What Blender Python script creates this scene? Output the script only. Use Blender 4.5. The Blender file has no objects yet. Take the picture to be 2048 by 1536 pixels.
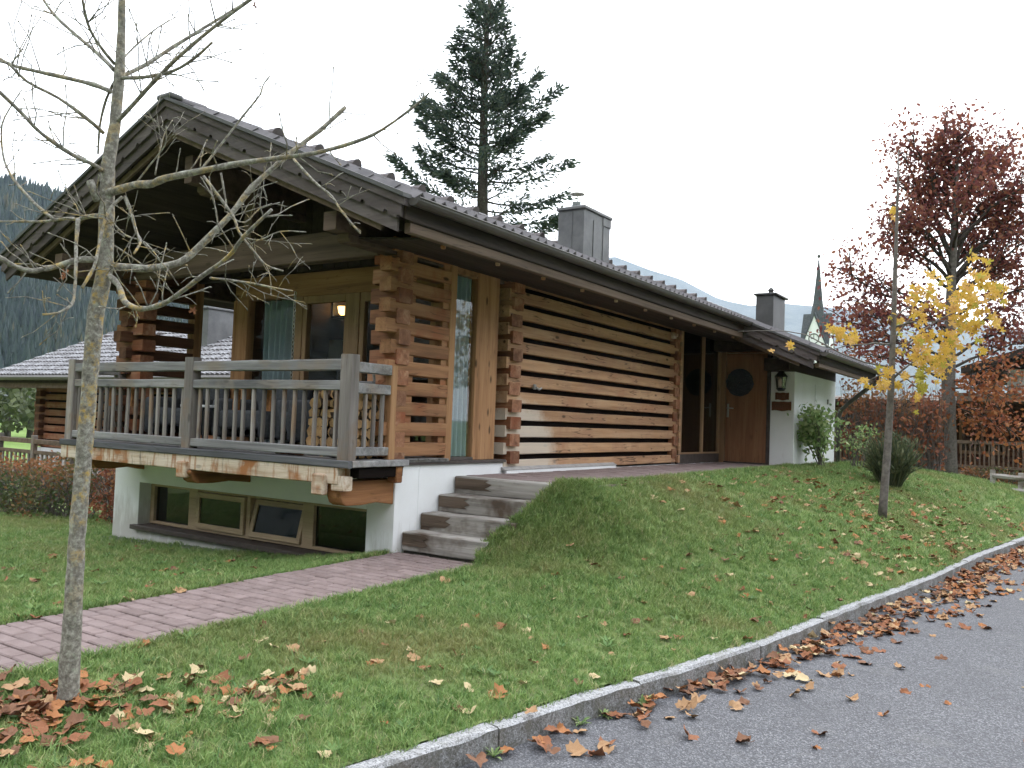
import bpy, bmesh, math, random
import numpy as np
from mathutils import Vector, Matrix, noise

random.seed(7)
SC = bpy.context.scene
COL = SC.collection
PI = math.pi
Rd = math.radians

# ------------------------------------------------------------------ camera
RV = Vector((0.83137299, 0.55448405, 0.03696471))
UV = Vector((-0.00548503, -0.0583265, 0.99828249))
FV = Vector((-0.55568775, 0.83014785, 0.04544972))
CAM = Vector((5.4673, 0.0, 0.56))
FL = 1683.38
cd = bpy.data.cameras.new('camera')
cam = bpy.data.objects.new('camera', cd)
COL.objects.link(cam)
cd.sensor_width = 36.0
cd.lens = 36.0 * FL / 2048.0
cd.clip_start = 0.05
cd.clip_end = 6000
cam.matrix_world = Matrix(((RV.x, UV.x, -FV.x, CAM.x), (RV.y, UV.y, -FV.y, CAM.y), (RV.z, UV.z, -FV.z, CAM.z), (0, 0, 0, 1)))
SC.camera = cam

# ------------------------------------------------------------------ world: overcast sky, thin cloud over a Nishita sky
SUN_EL, SUN_ROT = Rd(24), Rd(-8)
W = bpy.data.worlds.new('World')
SC.world = W
W.use_nodes = True
wn = W.node_tree
wn.nodes.clear()
wo = wn.nodes.new('ShaderNodeOutputWorld')
bg = wn.nodes.new('ShaderNodeBackground')
sky = wn.nodes.new('ShaderNodeTexSky')
sky.sky_type = 'NISHITA'
sky.sun_disc = False
sky.sun_elevation = SUN_EL
sky.sun_rotation = SUN_ROT
sky.air_density = 1.0
sky.dust_density = 2.0
mixw = wn.nodes.new('ShaderNodeMix')
mixw.data_type = 'RGBA'
tc = wn.nodes.new('ShaderNodeTexCoord')
nz = wn.nodes.new('ShaderNodeTexNoise')
nz.inputs['Scale'].default_value = 1.6
nz.inputs['Detail'].default_value = 5
mr = wn.nodes.new('ShaderNodeMapRange')
mr.inputs['From Min'].default_value = 0.3
mr.inputs['From Max'].default_value = 0.7
mr.inputs['To Min'].default_value = 0.78
mr.inputs['To Max'].default_value = 0.96
wn.links.new(tc.outputs['Generated'], nz.inputs['Vector'])
wn.links.new(nz.outputs['Fac'], mr.inputs['Value'])
wn.links.new(mr.outputs['Result'], mixw.inputs['Factor'])
wn.links.new(sky.outputs['Color'], mixw.inputs['A'])
mixw.inputs['B'].default_value = (12.6, 13.0, 13.6, 1)
wn.links.new(mixw.outputs['Result'], bg.inputs['Color'])
bg.inputs['Strength'].default_value = 0.12
wn.links.new(bg.outputs['Background'], wo.inputs['Surface'])

# the sun behind the thin cloud, beyond the house
sd = bpy.data.lights.new('sun', 'SUN')
sd.energy = 0.6
sd.angle = Rd(22)
sd.color = (1.0, 0.95, 0.88)
sun = bpy.data.objects.new('sun', sd)
COL.objects.link(sun)
_d = Vector((math.sin(SUN_ROT) * math.cos(SUN_EL), math.cos(SUN_ROT) * math.cos(SUN_EL), math.sin(SUN_EL)))
sun.rotation_euler = (-_d).to_track_quat('-Z', 'Y').to_euler()
sun.location = (0, 0, 60)

vs = SC.view_settings
vs.view_transform = 'Standard'
vs.look = 'None'
vs.exposure = 1.2
vs.gamma = 1.0
vs.use_curve_mapping = False
SC.render.engine = 'CYCLES'
cy = SC.cycles
cy.use_denoising = True
cy.max_bounces = 8
cy.diffuse_bounces = 3
cy.glossy_bounces = 3
cy.transmission_bounces = 4
cy.transparent_max_bounces = 12
cy.volume_bounces = 1
cy.sample_clamp_indirect = 4.0

# ------------------------------------------------------------------ helpers
def ray(x, y):
    return ((x - 1024) * RV - (y - 768) * UV + FL * FV) / FL
def px(x, y, depth):
    return CAM + ray(x, y) * depth
def onX(x, y, X):
    d = ray(x, y); return CAM + d * ((X - CAM.x) / d.x)
def onY(x, y, Y):
    d = ray(x, y); return CAM + d * (Y / d.y)
def onZ(x, y, Z):
    d = ray(x, y); return CAM + d * ((Z - CAM.z) / d.z)

WT = {}          # world translation of each parent (children carry world coordinates minus this)
def wt(o):
    return WT.get(o.name, Vector((0, 0, 0)))
def tag(o, label=None, cat=None, group=None, kind=None):
    if label: o['label'] = label
    if cat: o['category'] = cat
    if group: o['group'] = group
    if kind: o['kind'] = kind
    return o
def empty(name, loc, label=None, cat=None, group=None):
    o = bpy.data.objects.new(name, None)
    o.empty_display_size = 0.2
    o.location = loc
    COL.objects.link(o)
    WT[o.name] = Vector(loc)
    tag(o, label, cat, group)
    return o
def link(name, me, parent=None, loc=(0, 0, 0), rot=None, scale=None):
    """loc is a WORLD position"""
    o = bpy.data.objects.new(name, me)
    COL.objects.link(o)
    w = Vector(loc)
    if parent is not None:
        o.parent = parent
        o.location = w - wt(parent)
    else:
        o.location = w
    if rot is not None: o.rotation_euler = rot
    if scale is not None: o.scale = scale if hasattr(scale, '__len__') else (scale,) * 3
    WT[o.name] = w
    return o

class MB:
    def __init__(s):
        s.v = []; s.f = []; s.m = []; s.r = []
    def face(s, idx, m=0, r=0.5):
        s.f.append(tuple(idx)); s.m.append(m); s.r.append(r)
    def quad(s, a, b, c, d, m=0, r=0.5):
        i = len(s.v); s.v += [tuple(a), tuple(b), tuple(c), tuple(d)]; s.face((i, i + 1, i + 2, i + 3), m, r)
    def tri(s, a, b, c, m=0, r=0.5):
        i = len(s.v); s.v += [tuple(a), tuple(b), tuple(c)]; s.face((i, i + 1, i + 2), m, r)
    def box(s, x, y, z, m=0, r=0.5):
        i = len(s.v)
        for zz in z:
            for yy in y:
                for xx in x: s.v.append((xx, yy, zz))
        for q in ((0, 2, 3, 1), (4, 5, 7, 6), (0, 1, 5, 4), (2, 6, 7, 3), (0, 4, 6, 2), (1, 3, 7, 5)):
            s.face([i + k for k in q], m, r)
    def prism(s, pts, h0, h1, axis='y', m=0, r=0.5):
        """polygon pts (a,b) extruded along axis: x->(h,a,b) y->(a,h,b) z->(a,b,h)"""
        n = len(pts); i = len(s.v)
        for h in (h0, h1):
            for a, b in pts:
                s.v.append((h, a, b) if axis == 'x' else (a, h, b) if axis == 'y' else (a, b, h))
        s.face([i + k for k in range(n)][::-1], m, r)
        s.face([i + n + k for k in range(n)], m, r)
        for k in range(n):
            k2 = (k + 1) % n
            s.face((i + k, i + k2, i + n + k2, i + n + k), m, r)
    def tube(s, pts, rad, n=6, m=0, cap=True, jit=0.0, r=0.5):
        pts = [Vector(p) for p in pts]
        if not hasattr(rad, '__len__'): rad = [rad] * len(pts)
        i0 = len(s.v); up = Vector((0.31, 0.17, 0.93)).normalized(); prev = None
        for k, p in enumerate(pts):
            t = (pts[min(k + 1, len(pts) - 1)] - pts[max(k - 1, 0)])
            t = t.normalized() if t.length > 1e-9 else Vector((0, 0, 1))
            if prev is None:
                a = up.cross(t)
                if a.length < 0.15: a = Vector((1, 0, 0)).cross(t)
                a.normalize()
            else:
                a = prev - t * prev.dot(t)
                a = a.normalized() if a.length > 1e-6 else up.cross(t).normalized()
            prev = a; b = t.cross(a)
            for j in range(n):
                an = 2 * PI * j / n
                rr = rad[k]
                if jit: rr *= 1 + jit * noise.noise((p + (a * math.cos(an) + b * math.sin(an)) * rad[k]) * (0.55 / max(rad[k], .004)))
                s.v.append(tuple(p + (a * math.cos(an) + b * math.sin(an)) * rr))
        for k in range(len(pts) - 1):
            for j in range(n):
                j2 = (j + 1) % n; A = i0 + k * n
                s.face((A + j, A + j2, A + n + j2, A + n + j), m, r)
        if cap:
            s.face([i0 + j for j in range(n)][::-1], m, r)
            A = i0 + (len(pts) - 1) * n
            s.face([A + j for j in range(n)], m, r)
    def lathe(s, prof, c, n=16, m=0):
        """prof: (radius, z) list around vertical axis at c"""
        i0 = len(s.v)
        for rr, z in prof:
            for j in range(n):
                an = 2 * PI * j / n
                s.v.append((c[0] + rr * math.cos(an), c[1] + rr * math.sin(an), c[2] + z))
        for k in range(len(prof) - 1):
            for j in range(n):
                j2 = (j + 1) % n; A = i0 + k * n
                s.face((A + j, A + j2, A + n + j2, A + n + j), m)
        s.face([i0 + j for j in range(n)][::-1], m)
        A = i0 + (len(prof) - 1) * n
        s.face([A + j for j in range(n)], m)
    def mesh(s, name, mats, bevel=0.0, seg=1, smooth=False, attr=False):
        me = bpy.data.meshes.new(name)
        me.from_pydata(s.v, [], s.f)
        for mm in (mats if isinstance(mats, (list, tuple)) else [mats]): me.materials.append(mm)
        if any(s.m): me.polygons.foreach_set('material_index', s.m)
        if attr:
            at = me.attributes.new('rnd', 'FLOAT', 'FACE'); at.data.foreach_set('value', s.r)
        if bevel > 0:
            bm = bmesh.new(); bm.from_mesh(me)
            es = [e for e in bm.edges if len(e.link_faces) == 2 and e.calc_face_angle(0) > 0.5]
            bmesh.ops.bevel(bm, geom=es, offset=bevel, segments=seg, profile=0.6, affect='EDGES', clamp_overlap=True)
            bm.to_mesh(me); bm.free()
        if smooth: me.polygons.foreach_set('use_smooth', [True] * len(me.polygons))
        me.update()
        return me
    def obj(s, name, mats, parent=None, bevel=0.0, seg=1, smooth=False, attr=False, loc=(0, 0, 0)):
        return link(name, s.mesh(name, mats, bevel, seg, smooth, attr), parent, loc)

def boxo(name, x, y, z, mat, parent=None, bevel=0.006):
    b = MB(); b.box(x, y, z); return b.obj(name, mat, parent, bevel)

def hewn(x, y, z, axis, amp=0.006, n=10, seed=0):
    """hand-hewn beam: a box cut into n lengths along axis with slightly uneven edges"""
    lo, hi = {'x': x, 'y': y, 'z': z}[axis]
    o = [('x', x), ('y', y), ('z', z)]
    cr = [q for q in o if q[0] != axis]
    b = MB(); c = 0.008
    (a0, a1), (b0, b1) = cr[0][1], cr[1][1]
    for k in range(n + 1):
        t = lo + (hi - lo) * k / n
        prof = [(a0 + c, b0), (a1 - c, b0), (a1, b0 + c), (a1, b1 - c), (a1 - c, b1), (a0 + c, b1), (a0, b1 - c), (a0, b0 + c)]
        for q, (p1, p2) in enumerate(prof):
            d1 = amp * noise.noise(Vector((t * 2.3 + seed * 7.1, q * 0.7, seed * 3.3)))
            d2 = amp * noise.noise(Vector((t * 2.3 + seed * 5.7, q * 0.7 + 40, seed * 1.3)))
            p1 += d1; p2 += d2
            b.v.append({'x': (t, p1, p2), 'y': (p1, t, p2), 'z': (p1, p2, t)}[axis])
    for k in range(n):
        for j in range(8):
            j2 = (j + 1) % 8
            b.face((k * 8 + j, k * 8 + j2, k * 8 + 8 + j2, k * 8 + 8 + j))
    b.face(range(7, -1, -1)); b.face([n * 8 + j for j in range(8)])
    return b

# ------------------------------------------------------------------ materials
def newmat(name):
    m = bpy.data.materials.new(name); m.use_nodes = True
    nt = m.node_tree; b = nt.nodes['Principled BSDF']
    return m, nt, b
def nd(nt, t, **kw):
    n = nt.nodes.new(t)
    for k, v in kw.items():
        if k in n.inputs.keys(): n.inputs[k].default_value = v
        else: setattr(n, k, v)
    return n
def L(nt, a, b): nt.links.new(a, b)
def coords(nt, scale=(1, 1, 1), rnd=True):
    tc = nd(nt, 'ShaderNodeTexCoord'); mp = nd(nt, 'ShaderNodeMapping'); mp.inputs['Scale'].default_value = scale
    if rnd:
        oi = nd(nt, 'ShaderNodeObjectInfo'); ma = nd(nt, 'ShaderNodeVectorMath', operation='SCALE')
        cx = nd(nt, 'ShaderNodeCombineXYZ'); cx.inputs[0].default_value = 31.7; cx.inputs[1].default_value = 17.3; cx.inputs[2].default_value = 53.1
        L(nt, cx.outputs[0], ma.inputs[0]); L(nt, oi.outputs['Random'], ma.inputs['Scale'])
        ad = nd(nt, 'ShaderNodeVectorMath', operation='ADD')
        L(nt, tc.outputs['Object'], ad.inputs[0]); L(nt, ma.outputs[0], ad.inputs[1])
        L(nt, ad.outputs[0], mp.inputs['Vector'])
    else:
        L(nt, tc.outputs['Object'], mp.inputs['Vector'])
    return mp.outputs['Vector']
def ramp(nt, fac, stops):
    r = nd(nt, 'ShaderNodeValToRGB'); el = r.color_ramp.elements
    while len(el) < len(stops): el.new(0.5)
    for e, (p, c) in zip(el, stops):
        e.position = p; e.color = (*c, 1) if len(c) == 3 else c
    L(nt, fac, r.inputs['Fac']); return r.outputs['Color']
def mixc(nt, fac, a, b, mode='MIX'):
    m = nd(nt, 'ShaderNodeMix', data_type='RGBA', blend_type=mode)
    for sock, v in ((m.inputs['Factor'], fac), (m.inputs['A'], a), (m.inputs['B'], b)):
        if hasattr(v, 'is_output'): L(nt, v, sock)
        elif isinstance(v, (tuple, list)): sock.default_value = (*v, 1) if len(v) == 3 else v
        else: sock.default_value = v
    return m.outputs['Result']
def math_(nt, op, a, b=None, c=None):
    n = nd(nt, 'ShaderNodeMath', operation=op)
    for k, v in enumerate((a, b, c)):
        if v is None: continue
        if hasattr(v, 'is_output'): L(nt, v, n.inputs[k])
        else: n.inputs[k].default_value = v
    return n.outputs[0]
def mrange(nt, v, a, b, c=0.0, d=1.0):
    n = nd(nt, 'ShaderNodeMapRange'); L(nt, v, n.inputs['Value'])
    for k, q in zip(('From Min', 'From Max', 'To Min', 'To Max'), (a, b, c, d)): n.inputs[k].default_value = q
    return n.outputs['Result']
def noise_(nt, vec, scale, detail=4, rough=0.6, dist=0.0):
    n = nd(nt, 'ShaderNodeTexNoise', Scale=scale, Detail=detail, Roughness=rough, Distortion=dist)
    if vec is not None: L(nt, vec, n.inputs['Vector'])
    return n.outputs['Fac']
def bump(nt, b, h, strength=0.3, dist=0.01):
    n = nd(nt, 'ShaderNodeBump', Strength=strength, Distance=dist)
    L(nt, h, n.inputs['Height']); L(nt, n.outputs['Normal'], b.inputs['Normal'])

def wood(name, dark, mid, light, axis='y', rough=0.75, knots=0.0, var=0.25, bump_s=0.35, grey=None, grey_amt=0.0, fine=1.0, rust=None, rr=(.5, .66), crack=.35):
    m, nt, b = newmat(name)
    ax = 'xyz'.index(axis)
    s1 = [9.0] * 3; s1[ax] = 0.55
    s2 = [70.0 * fine] * 3; s2[ax] = 1.6
    s3 = [6.5] * 3; s3[ax] = 2.6
    a = noise_(nt, coords(nt, s1), 1.0, 6, 0.6, 0.4)
    c = noise_(nt, coords(nt, s2), 1.0, 3, 0.6)
    col = ramp(nt, a, [(0.28, dark), (0.5, mid), (0.74, light)])
    col = mixc(nt, math_(nt, 'MULTIPLY', mrange(nt, c, 0.5, 0.72), 0.45), col, dark)
    blotch = noise_(nt, coords(nt, (1.3, 1.3, 1.3)), 1.6, 4, 0.6)
    if rust: col = mixc(nt, mrange(nt, blotch, *rr), col, rust)
    if grey: col = mixc(nt, math_(nt, 'MULTIPLY', mrange(nt, blotch, 0.36, 0.6), grey_amt), col, grey)
    if knots:
        vo = nd(nt, 'ShaderNodeTexVoronoi', Scale=1.0); L(nt, coords(nt, s3), vo.inputs['Vector'])
        wsel = nd(nt, 'ShaderNodeSeparateColor'); L(nt, vo.outputs['Color'], wsel.inputs[0])
        k = math_(nt, 'MULTIPLY', mrange(nt, vo.outputs['Distance'], 0.16, 0.08), mrange(nt, wsel.outputs[0], 0.45, 0.5))
        col = mixc(nt, math_(nt, 'MULTIPLY', k, knots), col, tuple(q * 0.22 for q in mid))
    s4 = [13.0] * 3; s4[ax] = .9
    ck = noise_(nt, coords(nt, s4), 1.0, 2, .5)
    ckm = math_(nt, 'MULTIPLY', mrange(nt, math_(nt, 'ABSOLUTE', math_(nt, 'SUBTRACT', ck, .5)), .016, .005), mrange(nt, blotch, .46, .54))
    col = mixc(nt, math_(nt, 'MULTIPLY', ckm, crack), col, tuple(q * .18 for q in mid))
    oi = nd(nt, 'ShaderNodeObjectInfo')
    hs = nd(nt, 'ShaderNodeHueSaturation'); L(nt, col, hs.inputs['Color'])
    L(nt, mrange(nt, oi.outputs['Random'], 0, 1, 1 - var, 1 + var), hs.inputs['Value'])
    L(nt, hs.outputs['Color'], b.inputs['Base Color'])
    b.inputs['Roughness'].default_value = rough
    b.inputs['Specular IOR Level'].default_value = 0.25
    bump(nt, b, math_(nt, 'ADD', c, a), bump_s, 0.006)
    return m

def plain(name, c, rough=0.6, c2=None, scale=6.0, bump_s=0.0, bscale=60.0, metal=0.0, spec=0.3, var=0.0, rnd=False, detail=5):
    m, nt, b = newmat(name)
    co = coords(nt, (1, 1, 1), rnd)
    if c2 is not None:
        col = mixc(nt, mrange(nt, noise_(nt, co, scale, detail, 0.65), 0.35, 0.65), c, c2)
        if var:
            oi = nd(nt, 'ShaderNodeObjectInfo'); hs = nd(nt, 'ShaderNodeHueSaturation'); L(nt, col, hs.inputs['Color'])
            L(nt, mrange(nt, oi.outputs['Random'], 0, 1, 1 - var, 1 + var), hs.inputs['Value']); col = hs.outputs['Color']
        L(nt, col, b.inputs['Base Color'])
    else:
        b.inputs['Base Color'].default_value = (*c, 1)
    b.inputs['Roughness'].default_value = rough; b.inputs['Metallic'].default_value = metal
    b.inputs['Specular IOR Level'].default_value = spec
    if bump_s: bump(nt, b, noise_(nt, co, bscale, 4, 0.6), bump_s, 0.008)
    return m

def leafmat(name, stops, trans=0.35, obj_rnd=False, rough=0.6, tuftvar=False):
    m, nt, b = newmat(name)
    if obj_rnd:
        oi = nd(nt, 'ShaderNodeObjectInfo'); fac = oi.outputs['Random']
    else:
        at = nd(nt, 'ShaderNodeAttribute', attribute_name='rnd'); fac = at.outputs['Fac']
    col = ramp(nt, fac, stops)
    L(nt, col, b.inputs['Base Color']); b.inputs['Roughness'].default_value = rough
    b.inputs['Specular IOR Level'].default_value = 0.25
    tr = nd(nt, 'ShaderNodeBsdfTranslucent'); L(nt, col, tr.inputs['Color'])
    mx = nd(nt, 'ShaderNodeMixShader'); mx.inputs[0].default_value = trans
    L(nt, b.outputs[0], mx.inputs[1]); L(nt, tr.outputs[0], mx.inputs[2])
    L(nt, mx.outputs[0], nt.nodes['Material Output'].inputs['Surface'])
    return m

M = {}
def glassmat(name, tint, refl=0.06, k=1.5):
    m, nt, b = newmat(name); nt.nodes.remove(b)
    tr = nd(nt, 'ShaderNodeBsdfTransparent'); tr.inputs['Color'].default_value = (*tint, 1)
    gl = nd(nt, 'ShaderNodeBsdfGlossy'); gl.inputs['Roughness'].default_value = 0.02
    fr = nd(nt, 'ShaderNodeFresnel', IOR=1.5); ge = nd(nt, 'ShaderNodeNewGeometry')
    f2 = math_(nt, 'MULTIPLY', math_(nt, 'MINIMUM', math_(nt, 'MULTIPLY_ADD', fr.outputs[0], k, refl), 1.0), math_(nt, 'SUBTRACT', 1.0, ge.outputs['Backfacing']))
    mx = nd(nt, 'ShaderNodeMixShader'); L(nt, f2, mx.inputs[0]); L(nt, tr.outputs[0], mx.inputs[1]); L(nt, gl.outputs[0], mx.inputs[2])
    L(nt, mx.outputs[0], nt.nodes['Material Output'].inputs['Surface'])
    return m
M['glass'] = glassmat('window_glass', (0.62, 0.66, 0.64))
M['glass_clear'] = glassmat('clear_window_glass', (.93, .95, .94), .01, 1.2)
M['glass_dark'] = glassmat('dark_glass', (0.28, 0.3, 0.3), 0.03, 1.1)
M['log'] = wood('larch_log', (.23, .115, .06), (.44, .25, .13), (.55, .355, .21), 'y', knots=1.0, var=0.15, rust=(.36, .165, .075), grey=(.42, .36, .29), grey_amt=.15, crack=.75)
M['log_wing'] = wood('brown_larch_log', (.15, .07, .033), (.31, .155, .075), (.41, .225, .115), 'y', knots=1.0, var=0.2, rust=(.26, .1, .045), crack=.6)
# pale weather-bleached patch low at the exposed corner of the wall (a stain with a shape of its own)
def bleach(m):
    nt = m.node_tree; b = nt.nodes['Principled BSDF']
    src = b.inputs['Base Color'].links[0].from_socket
    tc = nd(nt, 'ShaderNodeTexCoord'); sp = nd(nt, 'ShaderNodeSeparateXYZ'); L(nt, tc.outputs['Object'], sp.inputs[0])
    n = noise_(nt, tc.outputs['Object'], 2.3, 5, 0.65)
    a = math_(nt, 'MULTIPLY', math_(nt, 'MULTIPLY', mrange(nt, sp.outputs['Y'], 9.75, 8.7), mrange(nt, sp.outputs['Y'], 7.6, 8.0)), mrange(nt, sp.outputs['Z'], 1.2, 0.35))
    f = mrange(nt, math_(nt, 'ADD', a, math_(nt, 'MULTIPLY', n, 0.9)), 0.9, 1.15, 0, 0.75)
    L(nt, mixc(nt, f, src, (.62, .55, .46)), b.inputs['Base Color'])
bleach(M['log'])
M['log_x'] = wood('larch_log_end', (.12, .05, .028), (.26, .12, .065), (.42, .25, .15), 'x', knots=0.3, var=0.22, rust=(.22, .07, .03))
M['log_dark'] = wood('shaded_log', (.05, .024, .014), (.11, .05, .027), (.17, .085, .045), 'y', knots=0.5, var=0.2)  # porch logs: roof shade put into the colour; also the neighbour's dark timber
M['plank'] = wood('larch_plank', (.19, .09, .04), (.36, .19, .09), (.44, .25, .125), 'z', knots=0.9, var=0.1, bump_s=0.15)
M['plank_x'] = wood('larch_header', (.15, .075, .036), (.28, .15, .072), (.36, .2, .1), 'x', knots=0.8, var=0.1, bump_s=0.15)
M['beam'] = wood('brown_beam', (.06, .04, .03), (.11, .075, .056), (.155, .108, .082), 'x', knots=0.5, var=0.1, bump_s=0.2)
M['frame'] = wood('window_frame_wood', (.22, .13, .07), (.3, .185, .105), (.35, .22, .13), 'z', var=0.05, bump_s=0.08, rough=0.5)
M['frame_tan'] = wood('basement_frame_wood', (.34, .24, .15), (.44, .32, .205), (.5, .37, .24), 'x', var=0.04, bump_s=0.05, rough=0.45)
M['barge'] = wood('weathered_bargeboard', (.034, .027, .025), (.072, .056, .051), (.12, .097, .09), 'x', var=0.14, bump_s=0.3, grey=(.13, .115, .115), grey_amt=0.35, fine=0.6)
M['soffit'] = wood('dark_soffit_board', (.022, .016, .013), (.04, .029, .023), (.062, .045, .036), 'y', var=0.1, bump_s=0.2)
M['fascia'] = wood('fascia_wood', (.085, .058, .042), (.14, .098, .07), (.185, .13, .095), 'y', var=0.06, bump_s=0.2)
M['grey'] = wood('weathered_rail', (.1, .097, .098), (.25, .243, .24), (.4, .39, .38), 'x', knots=0.6, var=0.14, bump_s=0.5, rust=(.23, .195, .165))
M['grey_z'] = wood('weathered_post', (.095, .085, .078), (.22, .195, .178), (.35, .315, .29), 'z', knots=0.6, var=0.2, bump_s=0.5, rust=(.235, .165, .115))
M['pale'] = wood('bleached_beam', (.3, .19, .11), (.58, .48, .37), (.68, .6, .5), 'x', knots=0.5, var=0.06, bump_s=0.4, rust=(.33, .14, .055), rr=(.47, .6))
M['step'] = wood('old_sleeper', (.16, .145, .128), (.35, .325, .295), (.48, .455, .42), 'x', knots=0.6, var=0.12, bump_s=0.6, rust=(.1, .07, .05))
M['pale_beam'] = wood('stained_beam', (.3, .19, .11), (.58, .48, .37), (.68, .6, .5), 'x', knots=0.5, var=0.06, bump_s=0.5, rust=(.33, .14, .055), rr=(.5, .6))
def streaks(m):
    nt = m.node_tree; b = nt.nodes['Principled BSDF']; src = b.inputs['Base Color'].links[0].from_socket
    tc = nd(nt, 'ShaderNodeTexCoord'); mp = nd(nt, 'ShaderNodeMapping'); mp.inputs['Scale'].default_value = (9, 4, 1.1); L(nt, tc.outputs['Object'], mp.inputs['Vector'])
    a = noise_(nt, mp.outputs[0], 1.3, 6, .7, .6); mp2 = nd(nt, 'ShaderNodeMapping'); mp2.inputs['Scale'].default_value = (17, 6, 2.5); mp2.inputs['Location'].default_value = (3, 1, 9); L(nt, tc.outputs['Object'], mp2.inputs['Vector'])
    c = noise_(nt, mp2.outputs[0], 1.0, 5, .7)
    col = mixc(nt, mrange(nt, a, .52, .6, 0, .85), src, (.3, .13, .05)); col = mixc(nt, mrange(nt, c, .6, .68, 0, .8), col, (.1, .075, .06))
    col = mixc(nt, mrange(nt, c, .36, .28, 0, .7), col, (.68, .66, .62))
    L(nt, col, b.inputs['Base Color'])
streaks(M['pale_beam'])
M['step_dark'] = wood('damp_sleeper', (.05, .036, .025), (.115, .083, .06), (.17, .13, .1), 'x', var=.1, bump_s=.6)
M['bracket'] = wood('rough_bracket', (.13, .052, .02), (.3, .135, .055), (.4, .2, .09), 'y', knots=0.5, var=0.12, bump_s=0.6)
M['door'] = wood('oak_door', (.17, .075, .036), (.27, .13, .066), (.34, .175, .09), 'z', var=0.03, bump_s=0.12, rough=0.5)
M['edge_dark'] = wood('dark_deck_edge', (.03, .03, .032), (.075, .075, .08), (.14, .14, .145), 'x', var=.1, bump_s=.5)
M['sill'] = plain('dark_sill', (.055, .043, .038), 0.6, (.085, .068, .06), 9, 0.2, 40)
M['white'] = plain('white_plaster', (.82, .825, .83), 0.9, (.76, .76, .755), 1.6, 0.35, 140)
def stain_low(m):
    nt = m.node_tree; b = nt.nodes['Principled BSDF']; src = b.inputs['Base Color'].links[0].from_socket
    tc = nd(nt, 'ShaderNodeTexCoord'); sp = nd(nt, 'ShaderNodeSeparateXYZ'); L(nt, tc.outputs['Object'], sp.inputs[0])
    mp = nd(nt, 'ShaderNodeMapping'); mp.inputs['Scale'].default_value = (6, 6, 1.2); L(nt, tc.outputs['Object'], mp.inputs['Vector'])
    n = noise_(nt, mp.outputs[0], 1.6, 5, 0.65)
    a = mrange(nt, sp.outputs['Z'], -0.4, -0.95)
    f = mrange(nt, math_(nt, 'ADD', math_(nt, 'MULTIPLY', a, 0.55), n), 0.66, 1.0, 0, 0.65)
    L(nt, mixc(nt, f, src, (.36, .33, .28)), b.inputs['Base Color'])
stain_low(M['white'])
M['stone_ledge'] = plain('grey_ledge', (.3, .285, .27), 0.8, (.38, .36, .345), 8, 0.2, 60)
M['black'] = plain('black_iron', (.02, .02, .022), 0.45, spec=0.4)
M['recess_shade'] = plain('painted_recess_shade', (.012, .009, .008), 0.95, spec=.05)  # near-black infill: shade of log gaps and recesses put into the colour
M['gutter'] = plain('brown_gutter_metal', (.06, .052, .047), 0.4, (.085, .075, .068), 3, metal=0.0, spec=0.5)
M['metal'] = plain('zinc_sheet', (.12, .12, .122), 0.5, (.2, .2, .2), 2.2, 0.08, 20, metal=0.35)
M['metal_dark'] = plain('dark_sheet', (.07, .068, .066), 0.5, (.1, .098, .095), 2.2, metal=0.2)
M['steel'] = plain('bright_steel', (.55, .55, .55), 0.22, metal=1.0)
M['steel_sat'] = plain('satin_steel', (.5, .48, .45), 0.35, metal=1.0)
# frosted clay tiles: frost lies on faces that look at the sky
def tilemat():
    m, nt, b = newmat('frosted_tile')
    co = coords(nt, (1, 1, 1), False)
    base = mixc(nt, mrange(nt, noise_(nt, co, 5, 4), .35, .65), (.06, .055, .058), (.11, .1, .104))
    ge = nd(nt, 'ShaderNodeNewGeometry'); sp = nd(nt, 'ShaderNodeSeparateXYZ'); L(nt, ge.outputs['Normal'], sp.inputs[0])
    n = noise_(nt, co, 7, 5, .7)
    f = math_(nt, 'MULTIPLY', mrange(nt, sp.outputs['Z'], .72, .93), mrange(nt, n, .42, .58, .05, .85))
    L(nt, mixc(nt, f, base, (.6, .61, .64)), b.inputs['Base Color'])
    b.inputs['Roughness'].default_value = .7
    return m
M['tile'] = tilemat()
M['vent'] = plain('dark_vent_tile', (.07, .058, .058), 0.6, (.13, .11, .11), 8)
M['curtain'] = plain('teal_grey_curtain', (.25, .32, .355), 0.9, (.31, .38, .41), 3)
M['fabric'] = plain('slate_fabric', (.05, .053, .058), 0.9, (.075, .078, .084), 30, 0.3, 200)
M['white_trim'] = plain('white_lacquer', (.7, .72, .74), 0.5)
M['firewood'] = plain('split_log_end', (.34, .19, .085), 0.85, (.55, .36, .18), 14, 0.3, 60, var=0.3, rnd=True)
M['bark'] = plain('firewood_bark', (.07, .05, .038), 0.95, (.13, .095, .07), 20, 0.6, 40)
M['sign'] = wood('carved_sign_wood', (.07, .026, .014), (.13, .05, .026), (.18, .075, .04), 'x', var=0.2, bump_s=0.4)
M['sign_cut'] = plain('sign_letter_paint', (.17, .085, .05), 0.8)
M['wreath'] = plain('dark_wreath_twigs', (.035, .037, .04), 0.95, (.07, .074, .08), 40)
M['lamp_glass'] = glassmat('lantern_glass', (.75, .75, .75), .1)
M['candle'] = plain('lantern_bulb', (.75, .74, .72), .5)
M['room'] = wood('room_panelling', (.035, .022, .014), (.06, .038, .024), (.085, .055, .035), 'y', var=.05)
M['shade'] = plain('lamp_shade_linen', (.42, .42, .4), .9)
def emit(name, c, s):
    m, nt, b = newmat(name); e = nd(nt, 'ShaderNodeEmission'); e.inputs[0].default_value = (*c, 1); e.inputs[1].default_value = s
    L(nt, e.outputs[0], nt.nodes['Material Output'].inputs['Surface']); return m
M['glow'] = emit('warm_lamp_glow', (1, .55, .16), 3.0)

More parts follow.
